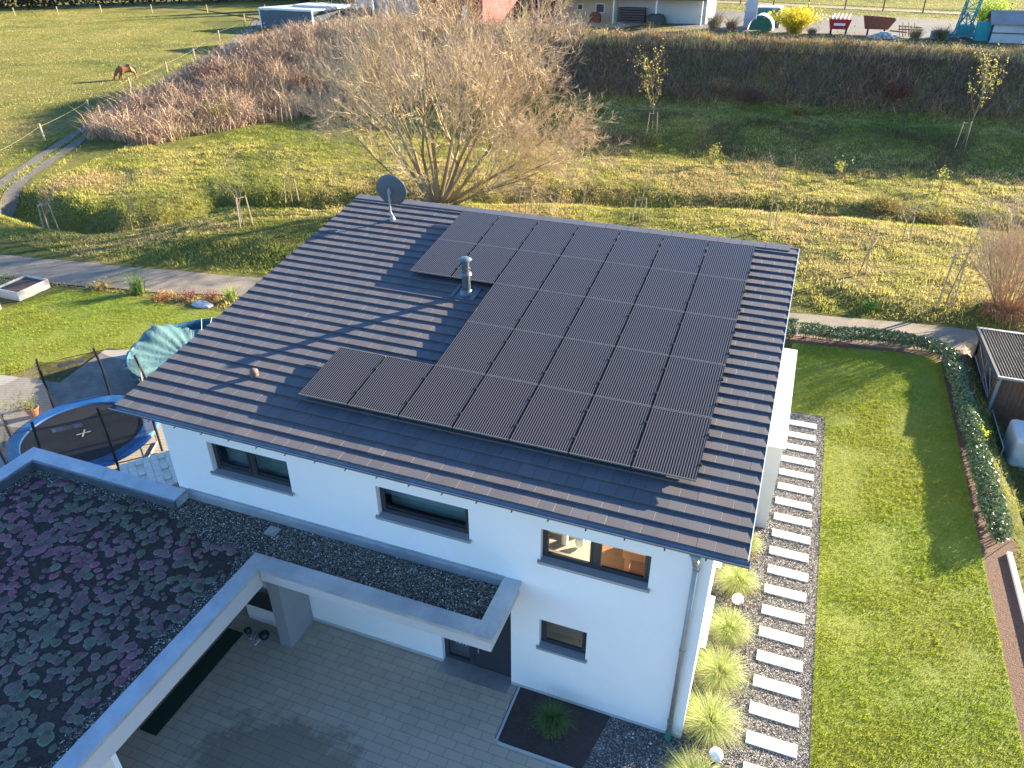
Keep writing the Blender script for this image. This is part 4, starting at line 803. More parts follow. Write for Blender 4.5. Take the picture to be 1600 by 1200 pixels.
for k in range(4):
    mb=MB(); t=math.radians(25+k*90); a=(tc[0]+1.9*math.cos(t-.3),tc[1]+1.9*math.sin(t-.3)); b_=(tc[0]+1.9*math.cos(t+.3),tc[1]+1.9*math.sin(t+.3)); mb.path([(*a,.88),(*a,.08),(*b_,.08),(*b_,.88)],.025,n=8); obj('leg',mb,M['steel'],tramp)
mb=MB(); seg=8
for k in range(NP):
    p=PO[k];q=PO[(k+1)%NP]
    for s_ in range(seg):
        f0,f1=s_/seg,(s_+1)/seg; sag=lambda f:2.62-.30*4*f*(1-f)*.6
        P_=lambda f,z:(p[0]+(q[0]-p[0])*f,p[1]+(q[1]-p[1])*f,z)
        mb.quad(P_(f0,.92),P_(f1,.92),P_(f1,sag(f1)),P_(f0,sag(f0)))
obj('safety_net',mb,netmat('net',(.03,.03,.032),.5),tramp)
bm_=mat('banner',(.6,.55,.55),(.5,.42,.42),9,.6)
for k in(0,2,4,6):
    mb=MB(); p=PO[k];q=PO[(k+1)%NP]; P_=lambda f,z:(p[0]+(q[0]-p[0])*f*1.0,p[1]+(q[1]-p[1])*f,z); mb.quad(P_(.25,2.28),P_(.7,2.26),P_(.7,2.38),P_(.25,2.40)); obj('net_band',mb,bm_,tramp)
# playhouse panel (white plastic) and box
e=empty('plastic_panel',(-7.2,1.6,.4),'white slotted plastic play panel beside the trampoline and house corner','panel'); mb=MB()
for i in range(7):
    for j in range(6):
        if (i in(2,5) and j%2==0): continue
        mb.box(i*.2+.006,i*.2+.194,j*.21+.004,j*.21+.206,0,.05)
mb.box(0,1.4,0,1.26,-.02,-.001)
mb.v=[tuple(Matrix.Rotation(math.radians(52),3,'Z')@(Matrix.Rotation(math.radians(14),3,'X')@Vector(p))+Vector((-6.75,.55,.75))) for p in mb.v]
obj('panel_face',mb,mat('cream_plastic',(.72,.70,.62),(.66,.64,.57),5,.5),e)
[obj('leg',MB().box(x,x+.07,y,y+.07,.05,.8),M['oldwood'],e) for x,y in((-6.95,.75),(-7.4,1.5),(-6.6,1.4))]
mb=MB(); mb.box(-6.4,-5.2,.9,1.9,.05,.42); mb.box(-6.44,-5.16,.86,1.94,.42,.46); o=obj('wooden_box',mb,M['stake']); tag(o,'low wooden box on the deck near the house corner','box')
e=empty('flower_pot',(-14.0,3.4,.05),'orange terracotta pot with a dry plant on the deck','pot'); mb=MB(); mb.lathe((-13.75,3.35,.05),[(.12,0),(.2,.3),(.22,.31),(.22,.36),(.19,.36),(.17,.3)],18); obj('pot',mb,mat('terracotta',(.45,.17,.09)),e,smooth=False)
V,Fa,C=blades(np.array([(-13.75,3.35,.35)]*1)+RNG.normal(0,.05,(60,3))*[1,1,.1],.35,.01,.8,mixcol(60,[(.25,.3,.1)])); foliage('plant',V,Fa,C,M['grass'],e)
bush('potted_shrub',(-14.5,3.5),.28,.7,40,[(.25,.2,.1)],'olive coloured shrub beside the terracotta pot','shrub',.8,.008,350,[(.2,.24,.08),(.28,.26,.10)],.035)
# raised planters
for (x0,y0,x1,y1,lb) in((-23.7,9.95,-22.3,11.55,'white sided raised planter with dark soil beside the path'),(-25.2,7.6,-22.35,9.1,'raised planter bed cut off by the left edge of the photo')):
    e=empty('raised_planter',((x0+x1)/2,(y0+y1)/2,0),lb,'planter','raised planters at the lawn end')
    mb=MB(); mb.box(x0,x1,y0,y0+.05,0,.42); mb.box(x0,x1,y1-.05,y1,0,.42); mb.box(x0,x0+.05,y0+.05,y1-.05,0,.42); mb.box(x1-.05,x1,y0+.05,y1-.05,0,.42); obj('side_board',mb,mat('pale_board',(.62,.58,.52),(.5,.45,.4),5,.8),e)
    mb=MB(); mb.box(x0+.05,x1-.05,y0+.05,y1-.05,.0,.33); obj('soil',mb,M['soil'],e)
bush('lavender_bush',(-24.9,10.6),.9,.7,300,[(.2,.22,.17),(.25,.26,.2)],'silver grey bush behind the white sided planter','bush',1.0,.012,900,[(.22,.26,.2),(.17,.2,.14)],.05)
bush('broom_bush',(-18.0,12.45),.5,1.15,240,[(.10,.17,.05),(.14,.2,.06)],'upright green broom bush between lawn and path','bush',.5,.008,100,[(.12,.18,.05)],.03)
bush('broom_bush',(-13.6,13.3),.4,.85,200,[(.2,.26,.06),(.26,.3,.08)],'yellow green upright grass clump at the roof edge by the path','bush',.5,.008)
for i,(x,y,lb,c) in enumerate([(-16.5,12.35,'small orange brown shrub at the lawn edge',(.45,.2,.08)),(-15.5,12.75,'spreading dark red twiggy shrub by the path',(.25,.09,.08)),(-14.5,13.0,'dark red low shrub next to the roof edge',(.28,.10,.09)),(-20.0,12.3,'small yellow leaved shrub left of the green broom',(.5,.42,.12))]):
    bush('small_shrub',(x,y),.4+.15*(i in(1,2)),.45,110,[(.22,.12,.08)],lb,'shrub',1.1,.008,260,[c,tuple(q*.7 for q in c)],.04)
mb=MB(); mb.ball((-14.5,12.45,.02),.55,.3,.12,n=12,m=6,noise=.1); o=obj('flat_rock',mb,M['grey_render'],smooth=False); tag(o,'flat pale boulder at the end of the left lawn','rock')
# ---------------- trees ----------------
def segmesh(name,segs,mat_,parent,n=4,cols=None):
    A=np.array([s[0] for s in segs]);B=np.array([s[1] for s in segs]);r0=np.array([s[2] for s in segs]);r1=np.array([s[3] for s in segs])
    d=B-A; L=np.linalg.norm(d,axis=1,keepdims=True); d/=np.maximum(L,1e-6)
    ref=np.where(np.abs(d[:,2:3])<.9,np.array([[0,0,1.]]),np.array([[1.,0,0]])); u=np.cross(d,ref); u/=np.linalg.norm(u,axis=1,keepdims=True); v=np.cross(d,u)
    V=[]
    for P,r in((A,r0),(B,r1)):
        for k in range(n):
            t=2*math.pi*k/n; V.append(P+(u*math.cos(t)+v*math.sin(t))*r[:,None])
    V=np.stack(V,1).reshape(-1,3); k=np.arange(len(segs))[:,None]*2*n
    F=np.concatenate([k+np.array([[i,(i+1)%n,n+(i+1)%n,n+i]]) for i in range(n)])
    return foliage(name,V,F,np.repeat(cols,2*n,0),mat_,parent)
def grow(out,p,d,L,r,lvl,maxl,nch,up,rng,minr=.006,spread=(25,50)):
    ns=5 if lvl<2 else 3; pts=[Vector(p)]; d=Vector(d).normalized(); q=Vector(p)
    for i in range(ns):
        d=(d+Vector((rng.uniform(-1,1),rng.uniform(-1,1),rng.uniform(-1,1)))*(.13 if lvl<2 else .2)+Vector((0,0,up))*.12).normalized()
        q2=q+d*L/ns; a=r*(1-i/ns*.75); b=r*(1-(i+1)/ns*.75); out[lvl].append((tuple(q),tuple(q2),max(a,minr),max(b,minr*.8))); q=q2; pts.append(q.copy())
    if lvl>=maxl: return
    for k in range(nch[lvl]):
        t=rng.uniform(.25 if lvl else .3,1)*ns; i=min(int(t),ns-1); b0=pts[i].lerp(pts[i+1],t-i); dd=(pts[i+1]-pts[i]).normalized()
        ax=dd.cross(Vector((rng.uniform(-1,1),rng.uniform(-1,1),rng.uniform(-1,1)))).normalized(); dd=Quaternion(ax,math.radians(rng.uniform(*spread)))@dd
        grow(out,b0,dd,L*rng.uniform(.38,.62)*(1.15-.4*t/ns),r*(1-t/ns*.7)*.55,lvl+1,maxl,nch,up,rng,minr,spread)
rng=random.Random(5)
bt=(-11.6,30.0,T(-11.6,30.0)-.1); big=empty('bare_willow',bt,'large bare many stemmed tree behind the satellite dish','tree'); out=[[] for _ in range(6)]
stems=[(-62,52,9.0),(-80,40,10.0),(-40,30,11.0),(-150,22,10.5),(15,18,12.0),(60,32,11.0),(95,45,9.3),(70,58,8.3),(110,66,7.3),(85,68,7.6),(-100,62,7.5),(170,38,9.0),(0,45,9.0),(-20,12,11.5),(120,30,9.5)]
for az,tl,L in stems:
    a=math.radians(az); t=math.radians(tl); d=(math.sin(a)*math.sin(t),math.cos(a)*math.sin(t),math.cos(t))
    grow(out,(bt[0]+d[0]*.4,bt[1]+d[1]*.4,bt[2]),d,L,.135 if L>8 else .095,0,4,[11,7,6,3],.5,rng,.0065,(18,48))
cl=lambda n,c: mixcol(n,c,jit=.15)
segmesh('trunk',out[0],M['twig'],big,7,cl(len(out[0]),[(.20,.155,.10),(.24,.18,.10)]))
segmesh('crown',out[1]+out[2]+out[3]+out[4],M['twig'],big,3,np.concatenate([cl(len(out[1]),[(.38,.29,.17),(.45,.36,.16)]),cl(len(out[2]),[(.46,.36,.22),(.40,.31,.18)]),cl(len(out[3]+out[4]),[(.52,.39,.26),(.44,.32,.21),(.58,.45,.29)])]))
# multi-stemmed bare shrub right
bs=(17.7,22.7,T(17.7,22.7)-.05); sb=empty('bare_shrub',bs,'tall bare vase shaped shrub by the path at the right edge','shrub'); out=[[] for _ in range(5)]
for k in range(60):
    a=rng.uniform(0,6.28); t=rng.uniform(.03,.62); d=(math.cos(a)*math.sin(t),math.sin(a)*math.sin(t),math.cos(t)); grow(out,(bs[0]+math.cos(a)*.25,bs[1]+math.sin(a)*.25,bs[2]),d,rng.uniform(2.4,3.7),.02,0,2,[7,4,2],.2,rng,.005,(12,30))
segmesh('stems',out[0],M['twig'],sb,4,cl(len(out[0]),[(.34,.20,.10),(.28,.17,.10)])); segmesh('crown',out[1]+out[2],M['twig'],sb,3,cl(len(out[1]+out[2]),[(.55,.40,.28),(.48,.34,.23)]))
V,Fa,C=blades(np.column_stack([bs[0]+RNG.normal(0,.45,900),bs[1]+RNG.normal(0,.45,900),np.full(900,bs[2])]),.6,.012,1.0,mixcol(900,[(.34,.19,.10),(.28,.16,.09)])); foliage('base_growth',V,Fa,C,M['twig'],sb)
# young trees with stakes
def sapling(x,y,h,label,stakes=3,sh=1.55,leafy=0,lean=(0,0),tw=True,group='young staked trees in the meadow'):
    z=T(x,y); e=empty('staked_tree',(x,y,z),label,'young tree',group); out=[[] for _ in range(4)]
    d=Vector((lean[0],lean[1],1)).normalized()
    grow(out,(x,y,z-.05),d,h,.035,0,2,[12,4],.4,rng,.006,(12,28) if leafy else (30,60))
    segmesh('trunk',out[0],M['twig'],e,5,cl(len(out[0]),[(.22,.17,.11)])); S2=out[1]+out[2]; segmesh('crown',S2,M['twig'],e,3,cl(len(S2),[(.34,.25,.17)]))
    if leafy:
        P=np.array([s[1] for s in S2]); P=P[P[:,2]>z+h*.28]; k=RNG.choice(len(P),leafy); Q=P[k]+RNG.normal(0,.10,(leafy,3))
        V,Fa,C=leaves(Q,.075*RNG.uniform(.6,1.3,leafy),mixcol(leafy,[(.42,.40,.10),(.36,.38,.10),(.48,.38,.10)],jit=.25)); foliage('leaves',V,Fa,C,M['leaf'],e)
    tops=[]
    for k in range(stakes):
        a=2*math.pi*k/max(stakes,1)+.6; mb=MB(); b0=(x+.42*math.cos(a),y+.42*math.sin(a)); t0=(x+.30*math.cos(a),y+.30*math.sin(a),z+sh); mb.tube((*b0,z-.2),t0,.035,n=7); obj('stake',mb,M['stake'],e); tops.append(t0)
    if stakes>=2:
        mb=MB()
        for a,b in zip(tops,tops[1:]+tops[:1] if stakes>2 else tops[1:]): mb.tube((a[0],a[1],a[2]-.08),(b[0],b[1],b[2]-.08),.022,n=6)
        obj('cross_bar',mb,M['stake'],e)
    return e
sapling(-29.6,17.9,3.0,'bare young tree in three stakes at the left edge by the hollow'); sapling(-18.1,20.2,3.4,'bare young tree in three stakes above the gravel path left of the roof',sh=1.6); sapling(-20.5,27.6,3.0,'bare young tree in two stakes further back left of the satellite dish',2,sh=1.6)
sapling(15.5,22.7,4.2,'bare young tree tied to long leaning stakes near the bare shrub',2,2.4,0,(.12,.25)); sapling(12.1,24.8,2.2,'slim bare tree with short leaning stake right of the roof corner',1,1.35,0,(.15,.2)); sapling(14.3,30.5,2.4,'bare sapling with grass clump at its foot in the right meadow',1,1.2,0,(.1,.2)); sapling(7.8,29.3,3.2,'bare round crowned sapling behind the top right roof corner',1,1.25)
sapling(1.0,29.4,2.6,'bare sapling behind the middle of the roof ridge',2,1.3); sapling(-5.4,28.7,2.6,'bare sapling just right of the large bare tree',2,1.5); sapling(-2.0,28.8,2.8,'thin bare sapling between two others behind the ridge',0,1.4)
sapling(-26.9,20.9,2.6,'thin bare sapling standing in the hollow on the left',0); sapling(-32.0,43.6,3.6,'bare young tree in white topped stakes on the mound',2,1.4); sapling(-30.5,46.5,4.5,'slender bare birch on the mound left of the large tree',0)
sapling(-2.0,46.8,4.8,'young tree with yellow leaves before the dark bank, left one of two',2,1.6,300,(.03,.06)); sapling(18.7,49.0,4.7,'young tree with yellow leaves before the dark bank, right one of two',2,1.8,400,(.12,.1))
for i,(x,y,lb) in enumerate([(11.2,42.6,'small yellow leaved sapling at the shadow edge in the right meadow'),(3.0,42.7,'tiny leafy sapling at the shadow edge behind the ridge'),(17.0,41.0,'yellowish sapling near the right frame at the shadow edge')]): bush('leafy_sapling',(x,y),.35,1.5,16,[(.25,.2,.12)],lb,'young tree',.25,.012,160,[(.42,.38,.10),(.34,.36,.09)],.07)
for i,(x,y,h,lb) in enumerate([(13.6,37.0,.9,'broad patch of yellow brown herbs in the right meadow'),(16.6,36.5,.8,'dry orange herb clump beside the yellow herbs')]): bush('herb_clump',(x,y),1.9,h,900,[(.42,.36,.10),(.35,.25,.10)],lb,'herbs',1.2,.014,300,[(.45,.40,.08)],.05)
for x,y,lb in((12.6,21.9,'green tussock in front of the slim leaning sapling'),(16.9,22.9,'dark green tussock left of the bare shrub')): bush('grass_tussock',(x,y),.4,.4,260,[(.08,.2,.04)],lb,'tussock',1.1,.012)
# ---------------- pasture fence ----------------
def fence(name,pts,h,label,rails=1,tape=True,r=.06,matp=None,hr=None):
    e=empty(name,(*pts[0],T(*pts[0])),label,'fence'); tops=[]
    for (x,y) in pts:
        z=T(x,y); mb=MB(); lx,ly=random.uniform(-.05,.05),random.uniform(-.05,.05); mb.tube((x,y,z-.2),(x+lx,y+ly,z+h),r,n=8); obj('post',mb,matp or M['stake'],e); tops.append((x+lx,y+ly,z+h))
    for k in range(rails):
        mb=MB()
        for a,b in zip(tops[:-1],tops[1:]):
            zz=(hr[k] if hr else .85*h)-h; m_=[(a[0]+(b[0]-a[0])*t,a[1]+(b[1]-a[1])*t,a[2]+(b[2]-a[2])*t+zz-.35*t*(1-t)*tape) for t in(0,.25,.5,.75,1)]; mb.path(m_,.007 if tape else .03,n=5)
        obj('fence_tape' if tape else 'rail',mb,M['stake'] if tape else (matp or M['stake']),e)
    return e
fence('pasture_fence',[(-38,20),(-42.2,25),(-46.2,32.2),(-50.2,40.5),(-55.6,50.7),(-59.7,60.3),(-64,69.8),(-73.9,86.5),(-79.1,99),(-86,108)],1.25,'wooden post and white tape fence beside the farm track',r=.085)
fence('pasture_fence',[(-141,96),(-133.3,102.1),(-127.6,106.6),(-122.5,112),(-113.1,115.2),(-102.8,118.6),(-92,122)],1.4,'wooden post fence at the far side of the pasture',1,True,.09)
fence('yard_fence',[(-14,150),(-7,149),(-1,147.6),(5,146.2),(11,145),(17,143.5),(23,142),(29,140.5),(35,139)],2.0,'dark post and rail fence behind the yard',1,False,.11,mat('dark_post',(.10,.065,.05),rough=.9),[.6])
fence('yard_fence_brace',[(15,141.8),(17,142.8),(19,141.5)],1.6,'braced dark strainer post in the yard fence',1,False,.08,mat('dark_post_b',(.10,.065,.05),rough=.9),[1.5]) if False else None
# far wood
n=26000; x=RNG.uniform(-230,-20,n); d=RNG.uniform(0,12,n); y0=np.interp(x,[-230,-139,-130,-115,-106,-60,-20],[90,109,124,134,141,160,172]); y=y0+3+d
x2=np.round(x/6)*6; z=RNG.uniform(0,1,n)*(7+5*vn(x2,0*x,6,120)); 
V,Fa,C=blades(np.column_stack([x,y,z]),1.3,.35,1.4,mixcol(n,[(.05,.055,.035),(.035,.05,.03),(.09,.07,.045),(.07,.05,.04)],jit=.3),bend=False); tag(foliage('woodland',V,Fa,C,M['leaf']),'dark woodland edge beyond the pasture','woodland',kind='stuff')
for i,(x,y,h,lb) in enumerate([(-88,131,10,'dark evergreen tree at the wood edge, leftmost of four'),(-79,133,11,'dark evergreen tree at the wood edge behind the shelter'),(-69,129,9,'dark evergreen tree between shelter and grey blue shed'),(-47,127,10,'dark evergreen tree behind the grey blue shed')]):
    e=empty('evergreen_tree',(x,y,0),lb,'tree','evergreen trees at the wood edge'); obj('trunk',MB().tube((x,y,-.2),(x,y,h*.8),.3,.08,n=8),M['oldwood'],e)
    n=4200; t=RNG.uniform(.08,1,n); r=(1-t)*h*.30*(.6+.4*np.sin(t*40)**2)*RNG.uniform(.3,1,n)**.5+.05; a=RNG.uniform(0,6.283,n)
    V,Fa,C=leaves(np.column_stack([x+r*np.cos(a),y+r*np.sin(a),t*h]),.32,mixcol(n,[(.03,.055,.025),(.045,.07,.03),(.06,.08,.035)],jit=.3)); foliage('crown',V,Fa,C,M['leaf'],e)
# ---------------- horse ----------------
hx,hy=-61.0,55.8; horse=empty('horse',(hx,hy,0),'chestnut horse grazing alone in the pasture','horse')
def skin(name,verts,edges,radii,mat_,parent,sub=2):
    me=bpy.data.meshes.new(name); me.from_pydata(verts,edges,[]); o=bpy.data.objects.new(name,me); COL.objects.link(o); o.parent=parent
    sm_=o.modifiers.new('skin','SKIN'); 
    for i,r in enumerate(radii):
        r=r if isinstance(r,tuple) else (r,r); me.skin_vertices[0].data[i].radius=r
    me.skin_vertices[0].data[0].use_root=True
    s=o.modifiers.new('sub','SUBSURF'); s.levels=sub; s.render_levels=sub; me.materials.append(mat_); sm_.use_smooth_shade=True; WL[o]=WL[parent]; return o
hv=[(.0,0,1.02),(.45,0,1.04),(-.42,0,1.08),(-.70,0,1.12),(.72,0,1.10),(1.02,0,.82),(1.20,0,.50),(1.30,0,.28),(1.42,0,.06),
 (.55,.16,.75),(.58,.17,.42),(.60,.17,.05),(.55,-.16,.75),(.70,-.17,.42),(.78,-.17,.05),
 (-.66,.18,.80),(-.82,.18,.48),(-.80,.18,.05),(-.66,-.18,.80),(-.95,-.18,.48),(-1.0,-.18,.05)]
he=[(0,1),(0,2),(2,3),(1,4),(4,5),(5,6),(6,7),(7,8),(1,9),(9,10),(10,11),(1,12),(12,13),(13,14),(3,15),(15,16),(16,17),(3,18),(18,19),(19,20)]
hr_=[.42,.40,.40,.33,.28,.20,.16,.17,.09,.15,.075,.065,.15,.075,.065,.22,.085,.07,.22,.085,.07]
ang=math.radians(-118); horse.rotation_euler=(0,0,ang)
skin('body',hv,he,hr_,mat('chestnut_coat',(.26,.105,.045),(.20,.075,.03),3,.6),horse)
mb=MB()
WL[horse]=Vector((0,0,0))
for (x,y) in((.60,.17),(.78,-.17),(-.80,.18),(-1.0,-.18)): obj('hoof_and_sock',MB().lathe((x,y,0),[(.075,0),(.06,.10),(.05,.35)],8),M['black'],horse)
mb=MB(); mb.path([(-.74,0,1.22),(-.98,0,1.10),(-1.04,0,.5)],.06,n=6); obj('tail',mb,M['black'],horse); mb=MB(); mb.path([(.55,0,1.42),(.92,.02,1.16),(1.2,.02,.72)],.05,n=6); obj('mane',mb,M['black'],horse)
em_=mat('chestnut_ear',(.2,.08,.03)); [obj('ear',MB().tube((1.22,s_*.08,.42),(1.16,s_*.10,.56),.035,.01,n=6),em_,horse) for s_ in(-1,1)]
# ---------------- yard structures behind the bank ----------------
ZY=1.5
conc=mat('yard_concrete',(.12,.11,.105),(.08,.075,.07),.3,.9); 
mb=MB(); mb.quad((-12,108,ZY+.02),(45,104,ZY+.02),(45,131,ZY+.02),(-12,137,ZY+.02)); o=obj('yard_surface',mb,conc,base=(0,0,0)); tag(o,'grey asphalt yard behind the bank','yard',kind='structure')
mb=MB(); mb.quad((-16,152,ZY+.06),(50,136,ZY+.06),(50,139,ZY+.06),(-16,156,ZY+.06)); o=obj('far_road',mb,M['gravelpath'],base=(0,0,0)); tag(o,'pale farm road along the yard fence','road',kind='structure')
hall=empty('white_hall',(-25,116,ZY),'long pale hall with lean to roof behind the bank','hall')
mb=MB(); mb.box(-36,-8.2,114,124,0.5,5.6); obj('wall',mb,mat('pale_cladding',(.52,.53,.48),(.45,.46,.42),.4,.85),hall)
mb=MB(); mb.box(-30.5,-21.5,113.9,113.99,.6,5.4); obj('wall_panel',mb,mat('yellow_cladding',(.50,.48,.30),(.44,.43,.28),.5,.85),hall)
mb=MB(); mb.box(-35.9,-8.0,111.6,114,4.92,5.02); mb.box(-37,-8,111.5,111.65,4.78,5.02)
for k in range(92): mb.box(-35.9+k*.3,-35.75+k*.3,111.4,113.9,5.02,5.07)
obj('canopy_roof',mb,mat('dark_roof_sheet',(.09,.075,.06)),hall)
for x in(-33.5,-21.6,-15.2,-8.6): mb=MB(); mb.box(x-.1,x+.1,111.9,112.1,1.4,4.9); obj('post',mb,M['white'],hall)
for x0,x1,z0,z1 in((-27.8,-26.9,2.9,3.8),(-24.9,-23.5,2.6,3.9),(-36,-31,1.6,4.3)):
    mb=MB(); mb.box(x0,x1,113.86,113.93,z0,z1); f=obj('window',mb,M['white'],hall); mb=MB()
    nn=1 if x1-x0<2 else 4; wds=(x1-x0)/nn
    for k in range(nn): mb=MB(); mb.box(x0+k*wds+.12,x0+(k+1)*wds-.12,113.82,113.87,z0+.12,z1-.12); obj('pane',mb,M['anth'],f)
def gable(mb,x0,x1,y0,y1,ze,zr,z0): 
    ym=(y0+y1)/2; mb.add([(x0,y0,z0),(x0,y1,z0),(x0,y1,ze),(x0,ym,zr),(x0,y0,ze)],[(0,1,2,3,4)]); mb.add([(x1,y0,z0),(x1,y1,z0),(x1,y1,ze),(x1,ym,zr),(x1,y0,ze)],[(4,3,2,1,0)]); mb.quad((x0,y0,z0),(x1,y0,z0),(x1,y0,ze),(x0,y0,ze)); mb.quad((x0,y1,z0),(x1,y1,z0),(x1,y1,ze),(x0,y1,ze)); mb.quad((x0,y0,ze),(x1,y0,ze),(x1,ym,zr),(x0,ym,zr)); mb.quad((x0,y1,ze),(x1,y1,ze),(x1,ym,zr),(x0,ym,zr))
rh=empty('red_barn',(-41,104,0),'dark red wooden barn at the left end of the hall','barn'); mb=MB(); gable(mb,-46,-36.1,96,112,8.4,10.8,.0); obj('wall',mb,mat('red_boards',(.28,.03,.035),(.2,.025,.03),2,.8),rh); mb=MB(); mb.box(-39.2,-38.4,95.9,95.98,1.2,4.6); obj('door',mb,M['white'],rh)
wp=empty('wood_pile',(-19.5,112.8,ZY),'dark stacked timber pile against the hall wall','wood pile'); mb=MB()
for r in range(6): 
    for k in range(5): mb.box(-21+k*.03,-16.9-k*.02,112.2+k*.28,112.42+k*.28,ZY+.1+r*.34,ZY+.36+r*.34,rz=random.uniform(-.015,.015))
obj('timber',mb,mat('dark_timber',(.09,.07,.06),(.05,.04,.04)),wp)
mb=MB(); mb.lathe((-15.2,112.4,ZY),[(1.5,0),(1.5,.7),(1.1,1.25),(.1,1.45)],16); o=obj('covered_heap',mb,mat('olive_cover',(.07,.075,.05))); tag(o,'rounded olive covered heap right of the timber pile','heap')
mb=MB(); mb.box(-25,-23.4,111,111.8,ZY,ZY+1.1); mb.lathe((-24.2,111.4,ZY+1.1),[(.7,0),(.6,.3)],12); o=obj('feed_trough',mb,M['rust']); tag(o,'rusty brown trough in front of the hall','trough'); bevel(o,.05)
# silo slab, cabins, tent
mb=MB(); mb.box(-2.6,-1.0,112,113.4,ZY-.5,ZY+4.5,rz=.1); [mb.box(-2.65,-.95,111.9,112,ZY+k,ZY+k+.12,rz=.1) for k in range(5)]; o=obj('concrete_pylon',mb,mat('light_concrete',(.48,.50,.54))); tag(o,'pale grey upright pylon between hall and blue cabin','pylon')
cb=empty('blue_cabin',(0.6,114,ZY),'blue green site cabin behind the white tent','cabin'); mb=MB(); mb.box(-.9,2.3,113,115.5,ZY,ZY+2.5); obj('body',mb,mat('blue_green_sheet',(.06,.2,.24),(.05,.17,.2)),cb); mb=MB(); mb.box(-1.0,2.4,112.9,115.6,ZY+2.501,ZY+2.65); obj('roof',mb,M['white'],cb); mb=MB(); [mb.box(-.8+k*.4,-.74+k*.4,112.95,113,ZY,ZY+2.45) for k in range(8)]; obj('rib',mb,mat('blue_rib',(.1,.28,.32)),cb)
tn=empty('storage_tent',(0,108,ZY),'white arched storage tent with green front','tent'); mb=MB(); prof=[(math.cos(math.pi*k/12)*1.65,math.sin(math.pi*k/12)*1.9) for k in range(13)]
vs=[(.2+a,y,ZY+.2+b) for y in(107,110.5) for a,b in prof]; fs=[(k,k+1,14+k,13+k) for k in range(12)]; mb.add(vs,fs); obj('canvas',mb,M['white'],tn)
mb=MB(); mb.add([(.2+a*.93,107.05,ZY+.2+b*.85) for a,b in prof],[tuple(range(13))]); obj('front_flap',mb,mat('green_canvas',(.03,.14,.08)),tn)
bush('yellow_bush',(4.6,107.6),1.7,3.6,500,[(.5,.42,.05)],'blazing yellow autumn bush in front of the yard','bush',.9,.04,3000,[(.75,.60,.03),(.68,.50,.03),(.6,.55,.06)],.16)
tr=empty('red_trailer',(10.3,107.8,ZY),'red feed trailer with white rear plate in the yard','trailer'); mb=MB(); mb.add([(9.1,107,ZY+.7),(11.3,107,ZY+.7),(11.3,110,ZY+.7),(9.1,110,ZY+.7),(8.8,106.8,ZY+1.9),(11.6,106.8,ZY+1.9),(11.6,110.2,ZY+1.9),(8.8,110.2,ZY+1.9)],[(0,1,5,4),(1,2,6,5),(2,3,7,6),(3,0,4,7),(3,2,1,0),(4,5,6,7)]); obj('body',mb,M['red'],tr)
mb=MB(); mb.box(9.5,10.9,106.7,106.78,ZY+1.15,ZY+1.45); obj('plate',mb,M['white'],tr); [obj('frame_bar',MB().tube((9.1+k*.5,107,ZY+1.95),(9.4+k*.5,110,ZY+2.3),.07),M['steel'],tr) for k in range(5)]
for s_ in(9.15,11.05): mb=MB(); mb.tube((s_,108.2,ZY+.4),(s_+.25,108.2,ZY+.4),.42,n=16); obj('wheel',mb,M['black'],tr)
rm=empty('rusty_wagon',(15,108.5,ZY),'rust brown farm wagon right of the red trailer','wagon'); mb=MB(); mb.add([(13.4,107.5,ZY+.8),(16.2,107.5,ZY+.8),(16.2,109.8,ZY+.8),(13.4,109.8,ZY+.8),(13,107.2,ZY+2.2),(16.9,107.2,ZY+2.0),(16.9,110,ZY+2.0),(13,110,ZY+2.2)],[(0,1,5,4),(1,2,6,5),(2,3,7,6),(3,0,4,7),(3,2,1,0)]); obj('body',mb,M['rust'],rm)
for s_ in(13.7,15.7): mb=MB(); mb.tube((s_,107.6,ZY+.42),(s_+.2,107.6,ZY+.42),.42,n=16); obj('wheel',mb,M['black'],rm)
mb=MB(); mb.tube((16.5,108.5,ZY+.6),(18.6,108,ZY+.5),.08); obj('drawbar',mb,M['rust'],rm)
hrw=empty('harrow',(18.6,107.5,ZY),'rusty tined harrow beside the wagon','harrow'); [obj('tine',MB().tube((17.7+k*.35,106.9,ZY+.2),(17.5+k*.35,108.4,ZY+1.3+.3*(k%2)),.05),M['rust'],hrw) for k in range(7)]; mb=MB(); mb.tube((17.4,107.6,ZY+.9),(20.2,107.6,ZY+.9),.07); mb.tube((17.4,108.3,ZY+1.2),(20.2,108.1,ZY+1.1),.06); obj('beam',mb,M['rust'],hrw)
mb=MB(); mb.box(21.3,23.3,106.2,107.6,ZY,ZY+.9); mb.box(21.5,23.1,106.4,107.4,ZY+.9,ZY+1.0); o=obj('blue_crate',mb,mat('blue_crate_paint',(.14,.25,.32))); bevel(o,.05); tag(o,'grey blue crate left of the green crane','crate')
cr=empty('tower_crane',(25,108.5,ZY),'green lattice crane mast on its base in the yard','crane')
def lattice(mb,c,w,z0,z1,n,lean=.0,r=.06):
    cs=[(-w,-w),(w,-w),(w,w),(-w,w)]; H=z1-z0
    P=lambda k,t:(c[0]+cs[k][0]+lean*t*H,c[1]+cs[k][1],z0+H*t)
    for k in range(4): mb.tube(P(k,0),P(k,1),r,n=5)
    for i in range(n):
        for k in range(4): mb.tube(P(k,i/n),P((k+1)%4,(i+1)/n),r*.6,n=4); mb.tube(P(k,i/n),P((k+1)%4,i/n),r*.6,n=4)
mb=MB(); lattice(mb,(25.0,108.6),.75,ZY+1.2,ZY+11,9,.12,.09); obj('mast',mb,M['teal'],cr)
